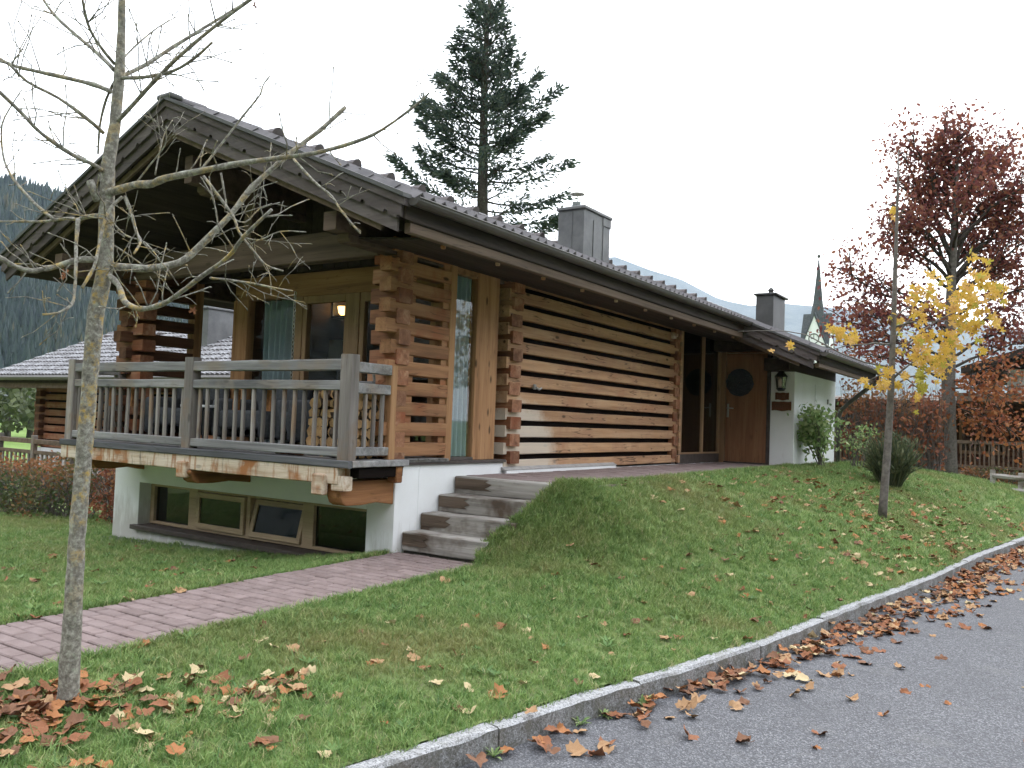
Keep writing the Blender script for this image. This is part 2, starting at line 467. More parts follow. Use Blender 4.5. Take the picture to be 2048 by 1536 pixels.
# grounds
def groundmat(name, stops, scale, bs=0.5, bscale=90):
    m, nt, b = newmat(name)
    co = coords(nt, (1, 1, 1), False)
    a = noise_(nt, co, scale, 8, .7); c = noise_(nt, co, scale * 9, 4, .7)
    L(nt, ramp(nt, math_(nt, 'ADD', math_(nt, 'MULTIPLY', a, .6), math_(nt, 'MULTIPLY', c, .4)), stops), b.inputs['Base Color'])
    b.inputs['Roughness'].default_value = .95; b.inputs['Specular IOR Level'].default_value = .1
    bump(nt, b, noise_(nt, co, bscale, 4, .7), bs, .02)
    return m
M['lawn'] = groundmat('lawn_soil_and_turf', [(.3, (.11, .095, .06)), (.5, (.15, .2, .075)), (.7, (.24, .3, .11))], 2.2)
M['meadow'] = groundmat('meadow', [(.35, (.1, .16, .04)), (.6, (.17, .25, .07))], .12, .2, 3)
M['gravel'] = groundmat('gravel', [(.35, (.08, .075, .07)), (.5, (.2, .19, .18)), (.65, (.34, .33, .31))], 30, .8, 120)
def asphalt():
    m, nt, b = newmat('asphalt')
    co = coords(nt, (1, 1, 1), False)
    v = nd(nt, 'ShaderNodeTexVoronoi', Scale=135.0); L(nt, co, v.inputs['Vector'])
    sc = nd(nt, 'ShaderNodeSeparateColor'); L(nt, v.outputs['Color'], sc.inputs[0])
    col = ramp(nt, sc.outputs[0], [(.0, (.045, .045, .05)), (.5, (.085, .086, .096)), (.8, (.13, .132, .143)), (1.0, (.25, .25, .26))])
    big = noise_(nt, co, .9, 5, .65)
    col = mixc(nt, mrange(nt, big, .4, .7, 0, .4), col, (.06, .06, .066))
    col = mixc(nt, mrange(nt, noise_(nt, co, 3.1, 6, .7), .56, .7, 0, .35), col, (.16, .155, .15))
    L(nt, col, b.inputs['Base Color']); b.inputs['Roughness'].default_value = .8
    bump(nt, b, v.outputs['Distance'], .6, .006)
    return m
M['asphalt'] = asphalt()
def granite():
    m, nt, b = newmat('granite')
    co = coords(nt, (1, 1, 1), True)
    v = nd(nt, 'ShaderNodeTexVoronoi', Scale=150.0); L(nt, co, v.inputs['Vector'])
    sc = nd(nt, 'ShaderNodeSeparateColor'); L(nt, v.outputs['Color'], sc.inputs[0])
    col = ramp(nt, sc.outputs[0], [(.0, (.13, .13, .13)), (.4, (.29, .29, .295)), (1, (.45, .45, .46))])
    ge = nd(nt, 'ShaderNodeNewGeometry'); sp = nd(nt, 'ShaderNodeSeparateXYZ'); L(nt, ge.outputs['True Normal'], sp.inputs[0])
    n = noise_(nt, co, 6, 5, .7)
    # the vertical face is stained by dirt and algae
    n2 = noise_(nt, co, 55, 4, .75)
    f = math_(nt, 'MULTIPLY', mrange(nt, sp.outputs['Z'], .8, .35), mrange(nt, math_(nt, 'ADD', math_(nt, 'MULTIPLY', n, .5), math_(nt, 'MULTIPLY', n2, .5)), .42, .58, .3, .95))
    col = mixc(nt, f, col, (.075, .07, .055))
    col = mixc(nt, mrange(nt, n, .5, .7, 0, .45), col, (.2, .19, .16))
    L(nt, col, b.inputs['Base Color']); b.inputs['Roughness'].default_value = .85
    bump(nt, b, math_(nt, 'ADD', noise_(nt, co, 40, 5, .7), n), .7, .012)
    return m
M['granite'] = granite()
M['paver'] = plain('red_grey_paver', (.19, .14, .13), .85, (.26, .2, .19), 5, .35, 180, var=.1, rnd=True)
M['joint'] = plain('paver_joint_sand', (.03, .026, .022), .95, (.05, .045, .036), 20)
def barkmat():
    m, nt, b = newmat('lichen_bark')
    co = coords(nt, (1, 1, 1), False)
    a = noise_(nt, co, 45, 6, .7); c = noise_(nt, co, 11, 5, .7)
    col = ramp(nt, a, [(.3, (.075, .066, .055)), (.5, (.2, .185, .155)), (.68, (.4, .39, .34))])
    tc = nd(nt, 'ShaderNodeTexCoord'); sp = nd(nt, 'ShaderNodeSeparateXYZ'); L(nt, tc.outputs['Object'], sp.inputs[0])
    h = math_(nt, 'MULTIPLY', mrange(nt, sp.outputs['Z'], -.45, .05), mrange(nt, sp.outputs['Z'], 2.1, 1.2, .3, 1))
    f = math_(nt, 'MULTIPLY', mrange(nt, c, .5, .6), mrange(nt, a, .35, .6))
    col = mixc(nt, math_(nt, 'MULTIPLY', f, math_(nt, 'MULTIPLY', h, .95)), col, (.4, .26, .05))
    f2 = math_(nt, 'MULTIPLY', mrange(nt, noise_(nt, co, 23, 4, .6), .56, .66), .6)
    col = mixc(nt, f2, col, (.33, .35, .27))
    L(nt, col, b.inputs['Base Color']); b.inputs['Roughness'].default_value = .95
    bump(nt, b, a, .8, .006)
    return m
M['bark_fg'] = barkmat()
M['bark_mid'] = plain('grey_brown_bark', (.1, .088, .078), .95, (.19, .17, .15), 18, .5, 40)
M['bark_dark'] = plain('dark_bark', (.045, .037, .03), .95, (.085, .072, .06), 14, .5, 30)
M['needle'] = leafmat('conifer_needles', [(.0, (.04, .065, .055)), (.6, (.075, .105, .082)), (1, (.13, .15, .1))], .45)
M['oak'] = leafmat('red_oak_leaves', [(.0, (.13, .045, .05)), (.4, (.21, .07, .06)), (.75, (.29, .105, .065)), (1, (.28, .14, .08))], .5)
M['oak_low'] = leafmat('orange_oak_leaves', [(.0, (.19, .06, .03)), (.5, (.33, .11, .045)), (1, (.4, .18, .07))], .3)
M['maple'] = leafmat('yellow_maple_leaves', [(.0, (.3, .34, .06)), (.3, (.54, .36, .055)), (.7, (.62, .4, .075)), (1, (.62, .38, .14))], .45)
M['shrub'] = leafmat('green_shrub_leaves', [(.0, (.17, .27, .1)), (.5, (.28, .4, .15)), (1, (.48, .54, .28))], .45)
M['broom'] = leafmat('broom_stems', [(.0, (.055, .075, .04)), (.6, (.11, .135, .07)), (1, (.2, .2, .1))], .2)
M['hedge_mix'] = leafmat('autumn_hedge_leaves', [(.0, (.07, .1, .04)), (.4, (.14, .13, .055)), (.7, (.24, .12, .055)), (1, (.34, .14, .06))], .35)
M['hedge_red'] = leafmat('red_hedge_leaves', [(.0, (.17, .07, .045)), (.5, (.3, .11, .06)), (1, (.36, .19, .09))], .35)
M['willow'] = leafmat('pale_tree_leaves', [(.0, (.06, .08, .035)), (1, (.12, .14, .06))], .15)
def grassmat():
    m, nt, b = newmat('grass_blades')
    oi = nd(nt, 'ShaderNodeObjectInfo'); at = nd(nt, 'ShaderNodeAttribute', attribute_name='patch', attribute_type='INSTANCER')
    g1 = ramp(nt, oi.outputs['Random'], [(.0, (.095, .18, .045)), (.35, (.165, .275, .08)), (.75, (.25, .36, .11)), (.92, (.32, .38, .14)), (1, (.5, .45, .25))])
    col = mixc(nt, at.outputs['Fac'], g1, (.28, .25, .1))
    L(nt, col, b.inputs['Base Color']); b.inputs['Roughness'].default_value = .5; b.inputs['Specular IOR Level'].default_value = .35
    tr = nd(nt, 'ShaderNodeBsdfTranslucent'); L(nt, col, tr.inputs['Color'])
    mx = nd(nt, 'ShaderNodeMixShader'); mx.inputs[0].default_value = .3
    L(nt, b.outputs[0], mx.inputs[1]); L(nt, tr.outputs[0], mx.inputs[2]); L(nt, mx.outputs[0], nt.nodes['Material Output'].inputs['Surface'])
    return m
M['grass'] = grassmat()
M['weed'] = leafmat('lawn_weed_leaves', [(.0, (.09, .17, .06)), (.6, (.17, .28, .09)), (1, (.3, .36, .14))], .3)
M['forest'] = leafmat('far_conifers', [(.0, (.016, .03, .03)), (.75, (.028, .048, .038)), (1, (.075, .07, .035))], .05)
M['rock'] = groundmat('mountain_slope', [(.35, (.05, .06, .055)), (.6, (.12, .13, .12))], .004, .2, .05)
LEAFC = {}
for nm, c1, c2 in (('rust', (.18, .07, .035), (.31, .13, .06)), ('brown', (.13, .06, .035), (.24, .12, .065)), ('tan', (.3, .17, .085), (.45, .28, .15)), ('orange', (.29, .115, .045), (.4, .18, .07)), ('pale', (.42, .32, .17), (.56, .45, .27))):
    LEAFC[nm] = plain('fallen_leaf_' + nm, c1, .75, c2, 30, .3, 90, rnd=True)

# ================================================================== GROUND
KY = [-6, 2.7, 3.3, 4.24, 5.05, 6.1, 7.9, 10.3, 12.9, 15.8, 20, 26, 40]
KX = [2.1, 2.845, 2.962, 3.132, 3.335, 3.535, 3.77, 4.11, 4.38, 4.81, 5.5, 6.8, 11]
def kx(y): return float(np.interp(y, KY, KX))
KZ, RZD = -0.95, -1.075
def xl(y): return float(np.interp(y, [-8, 6.2, 6.4, 6.7, 6.95, 7.15, 7.3, 8.7, 12.7, 15.1, 18.3, 18.4, 40], [1.06, 1.06, .96, 1.12, 1.25, 1.34, 1.46, 1.53, 1.4, 1.3, 1.34, -6, -6]))
def pz(y): return -.74 - .016 * (6.3 - y)
def zl(y): return pz(y) + .004 if y < 6.1 else float(np.interp(y, [-8, 6.15, 6.4, 7.1, 7.4, 16, 20, 26, 40], [-.76, -.735, -.6, -.02, -.01, -.03, -.06, -.45, -1.6]))
def lawn_r(x, y):
    x0 = xl(y) if y < 18.3 else 1.34
    s = max(0.0, min(1.0, (x - x0) / (kx(y) - x0)))
    e = float(np.interp(y, [6, 8, 13, 20], [1.0, 1.15, 1.45, 2.0]))
    zs = float(np.interp(y, [4.4, 5.5, 6.5, 7.5, 8.6, 9.6], [pz(4.4), -.69, -.52, -.26, -.08, -.02])) if 4.4 < y < 9.6 else zl(y)
    w = min(1, s * 2.6); w = w * w * (3 - 2 * w); z0 = zl(y) * (1 - w) + zs * w
    z = z0 + (KZ - z0) * s ** e
    return z + 0.02 * noise.noise(Vector((x * .9, y * .9, 0))) * min(1, s * 6) * min(1, (1 - s) * 8)
def lawn_l(x, y):
    f = max(0, min(1, (y - 3.2) / 2.6)); z = pz(min(y, 6.3)) - .004 + .02 * max(x, -12) - .25 * f * (1 - math.exp(min(x, 0) / 1.3)) - .06 * (1 - f) * (1 - math.exp(min(x, 0) / 1.3)) - .06 * max(0, -12 - x) * .5
    if y > 6.3: z -= .05 * (y - 6.3)
    return max(z, -2.4) + 0.02 * noise.noise(Vector((x * .9, y * .9, 5)))
def ground(x, y):
    if x > kx(y) + .1: return RZD
    if x > kx(y): return KZ
    if x >= xl(y): return lawn_r(x, y)
    if x < -.05: return lawn_l(x, y)
    return pz(y)
def hit(x, y):
    """point where the sight line of a surveyed spot meets the ground"""
    d = ray(x, y); t = 1.5
    while t < 60:
        p = CAM + d * t
        if p.z <= ground(p.x, p.y): return p
        t += .02
    return CAM + d * 60
def sheet(name, fn, us, vs_, mat, kind='structure'):
    b = MB(); n = len(us)
    for v in vs_:
        for u in us: b.v.append(fn(u, v))
    for j in range(len(vs_) - 1):
        for i in range(n - 1):
            a = j * n + i; b.face((a, a + 1, a + n + 1, a + n))
    o = b.obj(name, mat, smooth=True); tag(o, kind=kind); return o
ysr = sorted(set(list(np.round(np.arange(-6, 6.2, .2), 3)) + list(np.round(np.arange(6.2, 7.5, .05), 3)) + list(np.round(np.arange(7.6, 30, .2), 3)) + [18.3, 18.32]))
def fr(s, y):
    x = xl(y) + (kx(y) - xl(y)) * s
    return (x, y, lawn_r(x, y))
sheet('lawn', fr, np.linspace(0, 1, 40), ysr, M['lawn'])
xs_l = list(np.arange(-40, -8, 1.0)) + list(np.arange(-8, -.05, .15)) + [-.05]
sheet('lawn', lambda x, y: (x, y, lawn_l(x, y)), xs_l, list(np.arange(-8, 6.3, .25)) + [6.3], M['lawn'])
sheet('lawn', lambda x, y: (x, y, lawn_l(x, y) - .003), list(np.arange(-40, -4.4, 1.2)) + [-4.4], list(np.arange(6.3, 30, .8)), M['lawn'])
sheet('road', lambda s, y: (kx(y) + .02 + s * 7.5, y, RZD + .02 * math.sin(s * PI) * .8), np.linspace(0, 1, 12), np.arange(-8, 40, .5), M['asphalt'])
b = MB(); R0 = 4000; n = 64
b.v.append((0, 0, -2.6))
for k in range(n): b.v.append((R0 * math.cos(2 * PI * k / n), R0 * math.sin(2 * PI * k / n), -2.6))
for k in range(n): b.face((0, 1 + k, 1 + (k + 1) % n))
tag(b.obj('meadow', M['meadow']), kind='structure')
sheet('verge', lambda s, y: (kx(y) + 7.45 + s * 30, y, RZD - .01 - s * .6), np.linspace(0, 1, 6), np.arange(-8, 40, 2), M['lawn'])

# granite kerb, stone by stone
kerb = empty('kerb', (3.5, 5, KZ)); tag(kerb, kind='structure')
yk = -3.0; k = 0
def kp(y, off=0.0):
    dx = (kx(y + .05) - kx(y - .05)) / .1; nrm = Vector((1, -dx, 0)).normalized()
    return Vector((kx(y), y, 0)) + nrm * off
while yk < 34:
    ln = random.uniform(1.1, 1.75) * (1 if yk < 14 else 1.6)
    b = MB(); ns = 16; prev = None; tz = random.uniform(-.006, .006)
    for q in range(ns + 1):
        y = yk + .003 + (ln - .006) * q / ns
        j = lambda s: .011 * noise.noise(Vector((y * 5 + k * 3, s, k))) + .005 * noise.noise(Vector((y * 19, s, k)))
        pr = [(0 + j(1), KZ - .25), (0 + j(2), KZ - .012 + tz), (.012 + j(3), KZ + j(4) + tz), (.085 + j(5), KZ + j(6) + tz), (.1 + j(5), KZ - .014 + j(7)), (.108 + j(8), KZ - .25)]
        for o_, z in pr:
            p = kp(y, o_); b.v.append((p.x, p.y, z))
    for q in range(ns):
        for s in range(6):
            s2 = (s + 1) % 6; b.face((q * 6 + s, q * 6 + s2, q * 6 + 6 + s2, q * 6 + 6 + s))
    b.face(range(5, -1, -1)); b.face([ns * 6 + s for s in range(6)])
    b.obj('kerb_stone', M['granite'], kerb)
    yk += ln; k += 1

# brick path in running bond: every paver a piece
b = MB(); b.prism([(-3.0, -1.2), (6.34, -1.2), (6.34, pz(6.34) - .022), (-3.0, pz(-3) - .022)], -.06, 1.07, 'x')
path = b.obj('path', M['joint']); tag(path, kind='structure')
PW, PL = .104, .208
pv = [MB() for _ in range(4)]
pmesh = []
for q in range(4):
    z = .0015 * (q - 1.5)
    pv[q].box((-PL / 2 + .005, PL / 2 - .005), (-PW / 2 + .005, PW / 2 - .005), (-.05, z))
    pmesh.append(pv[q].mesh('paver', M['paver'], .007))
half = MB(); half.box((-PL / 4 + .004, PL / 4 - .004), (-PW / 2 + .004, PW / 2 - .004), (-.05, 0)); hmesh = half.mesh('paver', M['paver'], .007)
r_ = 0; y = 6.25
while y > 1.7:
    x = -.02
    if r_ % 2: link('paver', hmesh, path, (x + PL / 4, y, pz(y))); x += PL / 2
    while x + PL < 1.06:
        link('paver', random.choice(pmesh), path, (x + PL / 2, y, pz(y) + random.uniform(-.002, .002)), rot=(random.uniform(-.006, .006), random.uniform(-.006, .006), random.uniform(-.012, .012))); x += PL
    if x + PL / 2 < 1.07: link('paver', hmesh, path, (x + PL / 4, y, pz(y)))
    y -= PW; r_ += 1

b = MB()
while y > -2.6:
    x = -.02 - (PL / 2 if r_ % 2 else 0)
    while x < 1.0:
        b.box((max(x, -.02) + .005, min(x + PL, 1.06) - .005), (y - PW / 2 + .005, y + PW / 2 - .005), (pz(y) - .05, pz(y))); x += PL
    y -= PW; r_ += 1
tag(b.obj('paver_field', M['paver'], path, .005), kind='stuff')
# upper terrace in front of the long wall: one bed with rows of setts
TZ = -.03
b = MB(); b.box((-.3, 1.42), (7.3, 15.4), (-.6, TZ - .012))
terr = b.obj('terrace', M['joint']); tag(terr, kind='structure')
b = MB(); y = 7.34; r_ = 0
while y < 15.1:
    x = .01 if r_ % 2 else -.1
    xe = xl(y) + .12
    while x < xe:
        x2 = min(x + .235, xe)
        b.box((max(x, .0) + .004, x2 - .004), (y + .004, y + .152), (TZ - .05, TZ + random.uniform(-.002, .002))); x += .24
    y += .158; r_ += 1
tag(b.obj('sett_field', M['paver'], terr, .004), kind='stuff')

# timber steps
steps = empty('steps', (.6, 6.3, -.74)); tag(steps, kind='structure')
for k, (y0, z0, z1) in enumerate(((6.32, -.75, -.548), (6.59, -.6, -.381), (6.865, -.43, -.209), (7.13, -.26, -.034))):
    hh = (z1 - z0)
    st = hewn((.015, (1.0, 1.15, 1.28, 1.42)[k]), (y0, y0 + .34), (z1 - .175, z1), 'x', .007, 12, k + 3).obj('step_timber', M['step'], steps)
# damp dark stain at the left end of each step, added as thin boards
for k, (y0, z1, w) in enumerate(((6.32, -.548, .34), (6.59, -.381, .4), (6.865, -.209, .42), (7.13, -.034, .5))):
    b = MB(); pts = [(.02, z1 - .125), (.02, z1 - .012)] + [(w * (.9 + .1 * math.sin(i * 2.1 + k)), z1 - .014 - .022 * i) for i in range(6)]
    b.prism(pts, y0 - .007, y0 + .02, 'y')
    b.obj('damp_stain_board', M['step_dark'], steps)
b = MB(); b.box((.02, .9), (6.34, 7.4), (-.95, -.6)); b.obj('step_bed', M['joint'], steps)

# gravel strip along the base wall
b = MB()
for i in range(900):
    x = random.uniform(-4.75, -.1); yy = 6.18 - abs(random.gauss(0, .07)) - .01; z = lawn_l(x, yy)
    s = random.uniform(.008, .018); c = Vector((x, yy, z + s * .4)); i0 = len(b.v)
    for a in range(5): b.v.append((c.x + s * math.cos(a * 1.256 + i), c.y + s * math.sin(a * 1.256 + i), c.z))
    b.v.append((c.x, c.y, c.z + s * random.uniform(.5, 1)))
    for a in range(5): b.face((i0 + a, i0 + (a + 1) % 5, i0 + 5))
tag(b.obj('gravel_strip', M['gravel']), kind='stuff')

# ================================================================== THE LOG CHALET
H = empty('log_chalet', (-2.37, 12, -.75), 'long log-built chalet with tiled gable roof, white basement wall and grey timber balcony', 'house')
RX, RZ, SL = -2.37, 3.745, .4251
def rz(x): return RZ - SL * abs(x - RX)
Y0, Y1 = 5.1, 22.4
# --- white basement / foundation
b = MB()
BW0, BW1, WX0, WX1, WZ0, WZ1 = -4.74, 0.0, -4.2, -.36, -.87, -.355
b.box((BW0, WX0), (6.2, 6.55), (-1.4, .1)); b.box((WX1, BW1), (6.2, 6.55), (-1.4, .1))
b.box((WX0, WX1), (6.2, 6.55), (WZ1, .1)); b.box((WX0, WX1), (6.2, 6.55), (-1.4, WZ0 - .06))
b.box((-.3, 0.0), (6.55, 8.04), (-1.4, .098)); b.box((-.3, .0), (8.04, 15.3), (-1.4, -.03))
b.box((BW0, BW0 + .3), (6.55, 15), (-1.4, .1))
base = b.obj('foundation_wall', M['white'], H, .004)
led = MB(); led.box((-.1, .055), (8.04, 10.82), (-.4, .005)); led.obj('plinth', M['white'], base, .004)
led = MB(); led.prism([(-.1, .005), (.06, .005), (.06, .015), (.0, .045), (-.1, .045)], 8.0, 10.84, 'y'); led.obj('plinth_cap', M['stone_ledge'], base, .003)
boxo('sill_flashing', (-.2, .03), (6.14, 8.06), (.1, .132), M['sill'], base, .004)
# basement window band
bwin = MB()
wy = 6.36
for x0, x1 in ((WX0, WX0 + .075), (-3.42, -3.25), (-2.36, -2.3), (-1.44, -1.27), (WX1 - .05, WX1)):
    bwin.box((x0, x1), (wy, wy + .08), (WZ0, WZ1 - .001))
bwin.box((WX0 + .075, WX1 - .05), (wy + .003, wy + .077), (WZ1 - .05, WZ1 - .002)); bwin.box((WX0 + .075, WX1 - .05), (wy + .003, wy + .077), (WZ0, WZ0 + .035))
bw = bwin.obj('basement_window', M['frame_tan'], H, .004)
boxo('window_sill', (WX0 - .06, WX1 - .02), (6.13, wy), (WZ0 - .058, WZ0 - .004), M['sill'], bw, .005)
def pane(name, x, z, y, parent, mat='glass_dark', t=.01):
    return boxo(name, x, (y, y + t), z, M[mat], parent, 0)
pane('pane', (WX0 + .075, -3.42), (WZ0 + .035, WZ1 - .05), wy + .04, bw)
pane('pane', (-1.27, WX1 - .05), (WZ0 + .035, WZ1 - .05), wy + .04, bw)
def sash(x0, x1, tilt):
    zb, zt = WZ0 + .037, WZ1 - .054; w = .06; h = zt - zb
    b = MB(); b.box((x0, x1), (0, .05), (0, w)); b.box((x0, x1), (0, .05), (h - w, h)); b.box((x0, x0 + w), (0.001, .049), (w, h - w)); b.box((x1 - w, x1), (.001, .049), (w, h - w))
    o = b.obj('sash', M['frame_tan'], bw, .004, loc=(0, wy - .03, zb)); o.rotation_euler = (-tilt, 0, 0)
    p = MB(); p.box((x0 + w, x1 - w), (.02, .03), (w, h - w)); p2 = p.obj('pane', M['glass_dark'], bw, loc=(0, wy - .03, zb)); p2.rotation_euler = (-tilt, 0, 0)
sash(-3.24, -2.37, 0); sash(-2.29, -1.45, Rd(13))
# dark basement room
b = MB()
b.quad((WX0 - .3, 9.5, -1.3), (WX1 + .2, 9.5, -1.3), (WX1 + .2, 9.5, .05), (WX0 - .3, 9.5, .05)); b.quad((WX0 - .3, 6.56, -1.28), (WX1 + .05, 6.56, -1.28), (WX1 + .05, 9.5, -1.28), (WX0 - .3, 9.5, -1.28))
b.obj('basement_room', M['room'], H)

# --- logs
def lz(k): return (-.013 + .2 * k, .121 + .2 * k)
core = MB(); core.box((-.3, -.075), (8.3, 13.05), (-.02, 2.5)); wall = core.obj('log_wall', M['recess_shade'], H)
for k in range(0, 13):
    z0, z1 = lz(k)
    if k == 0: z0 = 0
    hewn((-.16, random.uniform(-.006, .004)), (8.06 + random.uniform(-.03, .02), 13.1 + random.uniform(-.02, .03)), (z0, z1), 'y', .005, 24, k).obj('log', M['log'], wall)
def cross_ends(parent, y0, y1, x0, x1, ks, name='log_end'):
    for k in ks:
        z = .2 * k + .08
        hewn((x0, x1 + random.uniform(-.02, .02)), (y0 + random.uniform(-.02, .02), y1), (z, z + .145), 'x', .008, 5, k + 50).obj(name, M['log_x'], parent)
cross_ends(wall, 8.1, 8.31, -.4, .035, range(0, 12)); cross_ends(wall, 12.93, 13.1, -.4, .03, range(0, 12))
# notched joints at the far corner: pale dowels
for k in range(0, 11):
    hewn((-.1, .045), (13.1, 13.17), (.2 * k + .0, .2 * k + .12), 'x', .006, 3, k + 90).obj('log_end', M['log'], wall)
# right wing screen on the porch
scr = boxo('log_screen', (-.14, -.0), (6.955, 7.06), (.132, 2.45), M['plank'], H, .008)
for k in range(1, 12):
    z0, z1 = lz(k)
    hewn((-.15, random.uniform(-.005, .005)), (6.03 + random.uniform(-.05, .04), 6.955), (z0, z1), 'y', .006, 8, k + 20).obj('log', M['log_wing'], scr)
    for yy in (6.32, 6.86):
        boxo('spacer_block', (-.12, -.025), (yy, yy + .1), (z1, z1 + .066), M['log_wing'], scr, .003)
cross_ends(scr, 6.12, 6.3, -.34, .02, range(0, 11))
# left wing screen
scl = boxo('log_screen', (-4.55, -4.4), (7.0, 7.13), (.132, 2.4), M['plank'], H, .008)
for k in range(1, 12):
    z0, z1 = lz(k)
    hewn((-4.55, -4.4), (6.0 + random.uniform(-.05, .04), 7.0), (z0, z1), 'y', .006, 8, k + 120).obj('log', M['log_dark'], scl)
for k in range(0, 11):
    z = .2 * k + .08
    hewn((-4.75 + random.uniform(-.02, .02), -4.2 + random.uniform(-.02, .02)), (6.12, 6.3), (z, z + .145), 'x', .008, 5, k + 150).obj('log_end', M['log_x'], scl)

# --- slim corner window with its planks
sw = boxo('corner_window', (-.12, -.02), (7.46, 7.88), (.132, 2.36), M['plank'], H, .006)
boxo('lintel', (-.12, -.022), (7.06, 7.46), (2.13, 2.34), M['plank_x'], sw, .004)
boxo('window_sill', (-.15, -.005), (7.06, 7.46), (.132, .165), M['sill'], sw, .003)
boxo('pane', (-.07, -.06), (7.06, 7.46), (.165, 2.13), M['glass_clear'], sw, 0)
boxo('recess', (-.35, -.22), (7.88, 8.12), (.0, 2.5), M['recess_shade'], sw, 0)

# --- glazed front of the living room, set back behind the porch
GY = 7.0
gw = MB(); gw.box((-3.55, -.16), (GY - .02, GY + .09), (1.985, 2.27)); gw = gw.obj('glazed_front', M['plank_x'], H, .006)
for nm, x0, x1, mt, pr in (('post', -3.55, -3.27, 'plank', .03), ('mullion', -2.42, -2.3, 'frame', .0), ('door_frame', -2.3, -2.23, 'frame', -.01), ('door_frame', -1.6, -1.52, 'frame', -.01), ('mullion', -1.52, -1.36, 'frame', .0), ('mullion', -1.36, -1.29, 'frame', -.015), ('post', -.3, -.14, 'plank', .0)):
    boxo(nm, (x0, x1), (GY - .01 - pr, GY + .08), (.16, 1.985), M[mt], gw, .004)
boxo('door_frame', (-2.23, -1.6), (GY, GY + .07), (1.9, 1.985), M['frame'], gw, .003); boxo('door_frame', (-1.29, -.3), (GY + .002, GY + .07), (1.88, 1.985), M['frame'], gw, .003)
boxo('door_frame', (-2.23, -1.6), (GY, GY + .07), (.16, .26), M['frame'], gw, .003)
for x0, x1 in ((-3.27, -2.42), (-2.23, -1.6), (-1.29, -.3)):
    pane('pane', (x0, x1), (.16, 1.985), GY + .04, gw, 'glass_clear')
# gable above the glazing: dark boards
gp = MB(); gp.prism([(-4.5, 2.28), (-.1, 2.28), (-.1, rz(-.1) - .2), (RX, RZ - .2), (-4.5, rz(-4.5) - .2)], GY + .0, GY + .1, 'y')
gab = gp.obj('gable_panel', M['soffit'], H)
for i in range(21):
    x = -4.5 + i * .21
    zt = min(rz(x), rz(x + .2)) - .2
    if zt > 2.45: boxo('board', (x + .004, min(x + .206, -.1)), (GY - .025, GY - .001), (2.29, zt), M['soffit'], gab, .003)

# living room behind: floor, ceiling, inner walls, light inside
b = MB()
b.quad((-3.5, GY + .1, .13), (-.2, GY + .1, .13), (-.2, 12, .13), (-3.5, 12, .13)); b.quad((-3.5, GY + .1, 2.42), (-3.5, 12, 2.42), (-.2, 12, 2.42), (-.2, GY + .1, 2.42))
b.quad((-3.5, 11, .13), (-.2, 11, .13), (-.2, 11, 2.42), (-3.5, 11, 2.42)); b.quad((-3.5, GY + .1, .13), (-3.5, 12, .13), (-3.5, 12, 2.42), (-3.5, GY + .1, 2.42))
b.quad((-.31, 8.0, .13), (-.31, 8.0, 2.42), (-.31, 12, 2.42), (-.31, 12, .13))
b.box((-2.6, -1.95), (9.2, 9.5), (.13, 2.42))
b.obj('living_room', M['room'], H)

# --- porch beams
b = MB(); b.prism([(-4.6, 2.17), (-.27, 2.165), (-.27, 2.225), (-1.02, 2.47), (-3.72, 2.47), (-4.6, 2.2)], 6.1, 6.24, 'y'); tb = b.obj('tie_beam', M['beam'], H, .008)
boxo('king_post', (-2.36, -2.23), (6.12, 6.22), (2.47, 3.2), M['beam'], tb, .006)
for x0, x1, y0, z0, z1, cz in ((-2.43, -2.3, 5.38, 2.97, 3.26, .08), (-.2, -.04, 5.3, 2.23, 2.4, .075), (-4.7, -4.54, 5.25, 2.2, 2.37, .075)):
    p = hewn((x0, x1), (y0, 8.2), (z0, z1), 'y', .004, 8, 7).obj('purlin', M['beam'], H)
    b = MB(); b.prism([(y0 + .16, z0 + .0), (y0 + .16, z0 - cz * .6), (y0 + .2, z0 - cz), (8.0, z0 - cz), (8.0, z0)], x0 + .003, x1 - .003, 'x')
    b.obj('corbel', M['beam'], p, .005)

# --- roof
def slope_pts(s, t0, t1, dz0, dz1):
    return [(RX + s * t0, RZ - SL * t0 + dz1), (RX + s * t1, RZ - SL * t1 + dz1), (RX + s * t1, RZ - SL * t1 + dz0), (RX + s * t0, RZ - SL * t0 + dz0)]
EV = 3.3; YA = 13.6; YE = 18.2; EA = 4.5
b = MB()
b.prism(slope_pts(1, 0, EV, -.16, .0), Y0 + .03, Y1, 'y'); b.prism(slope_pts(-1, 0.0005, EV, -.16, .0), Y0 + .03, Y1, 'y')
b.prism(slope_pts(1, EV + .002, EA, -.13, .0), YA, YE, 'y')
roof = b.obj('roof', M['soffit'], H)
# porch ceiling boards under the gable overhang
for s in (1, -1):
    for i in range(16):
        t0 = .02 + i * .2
        b = MB(); b.prism(slope_pts(s, t0 + .004, t0 + .196, -.185, -.162), Y0 + .06, GY - .03, 'y'); b.obj('ceiling_board', M['soffit'], roof)
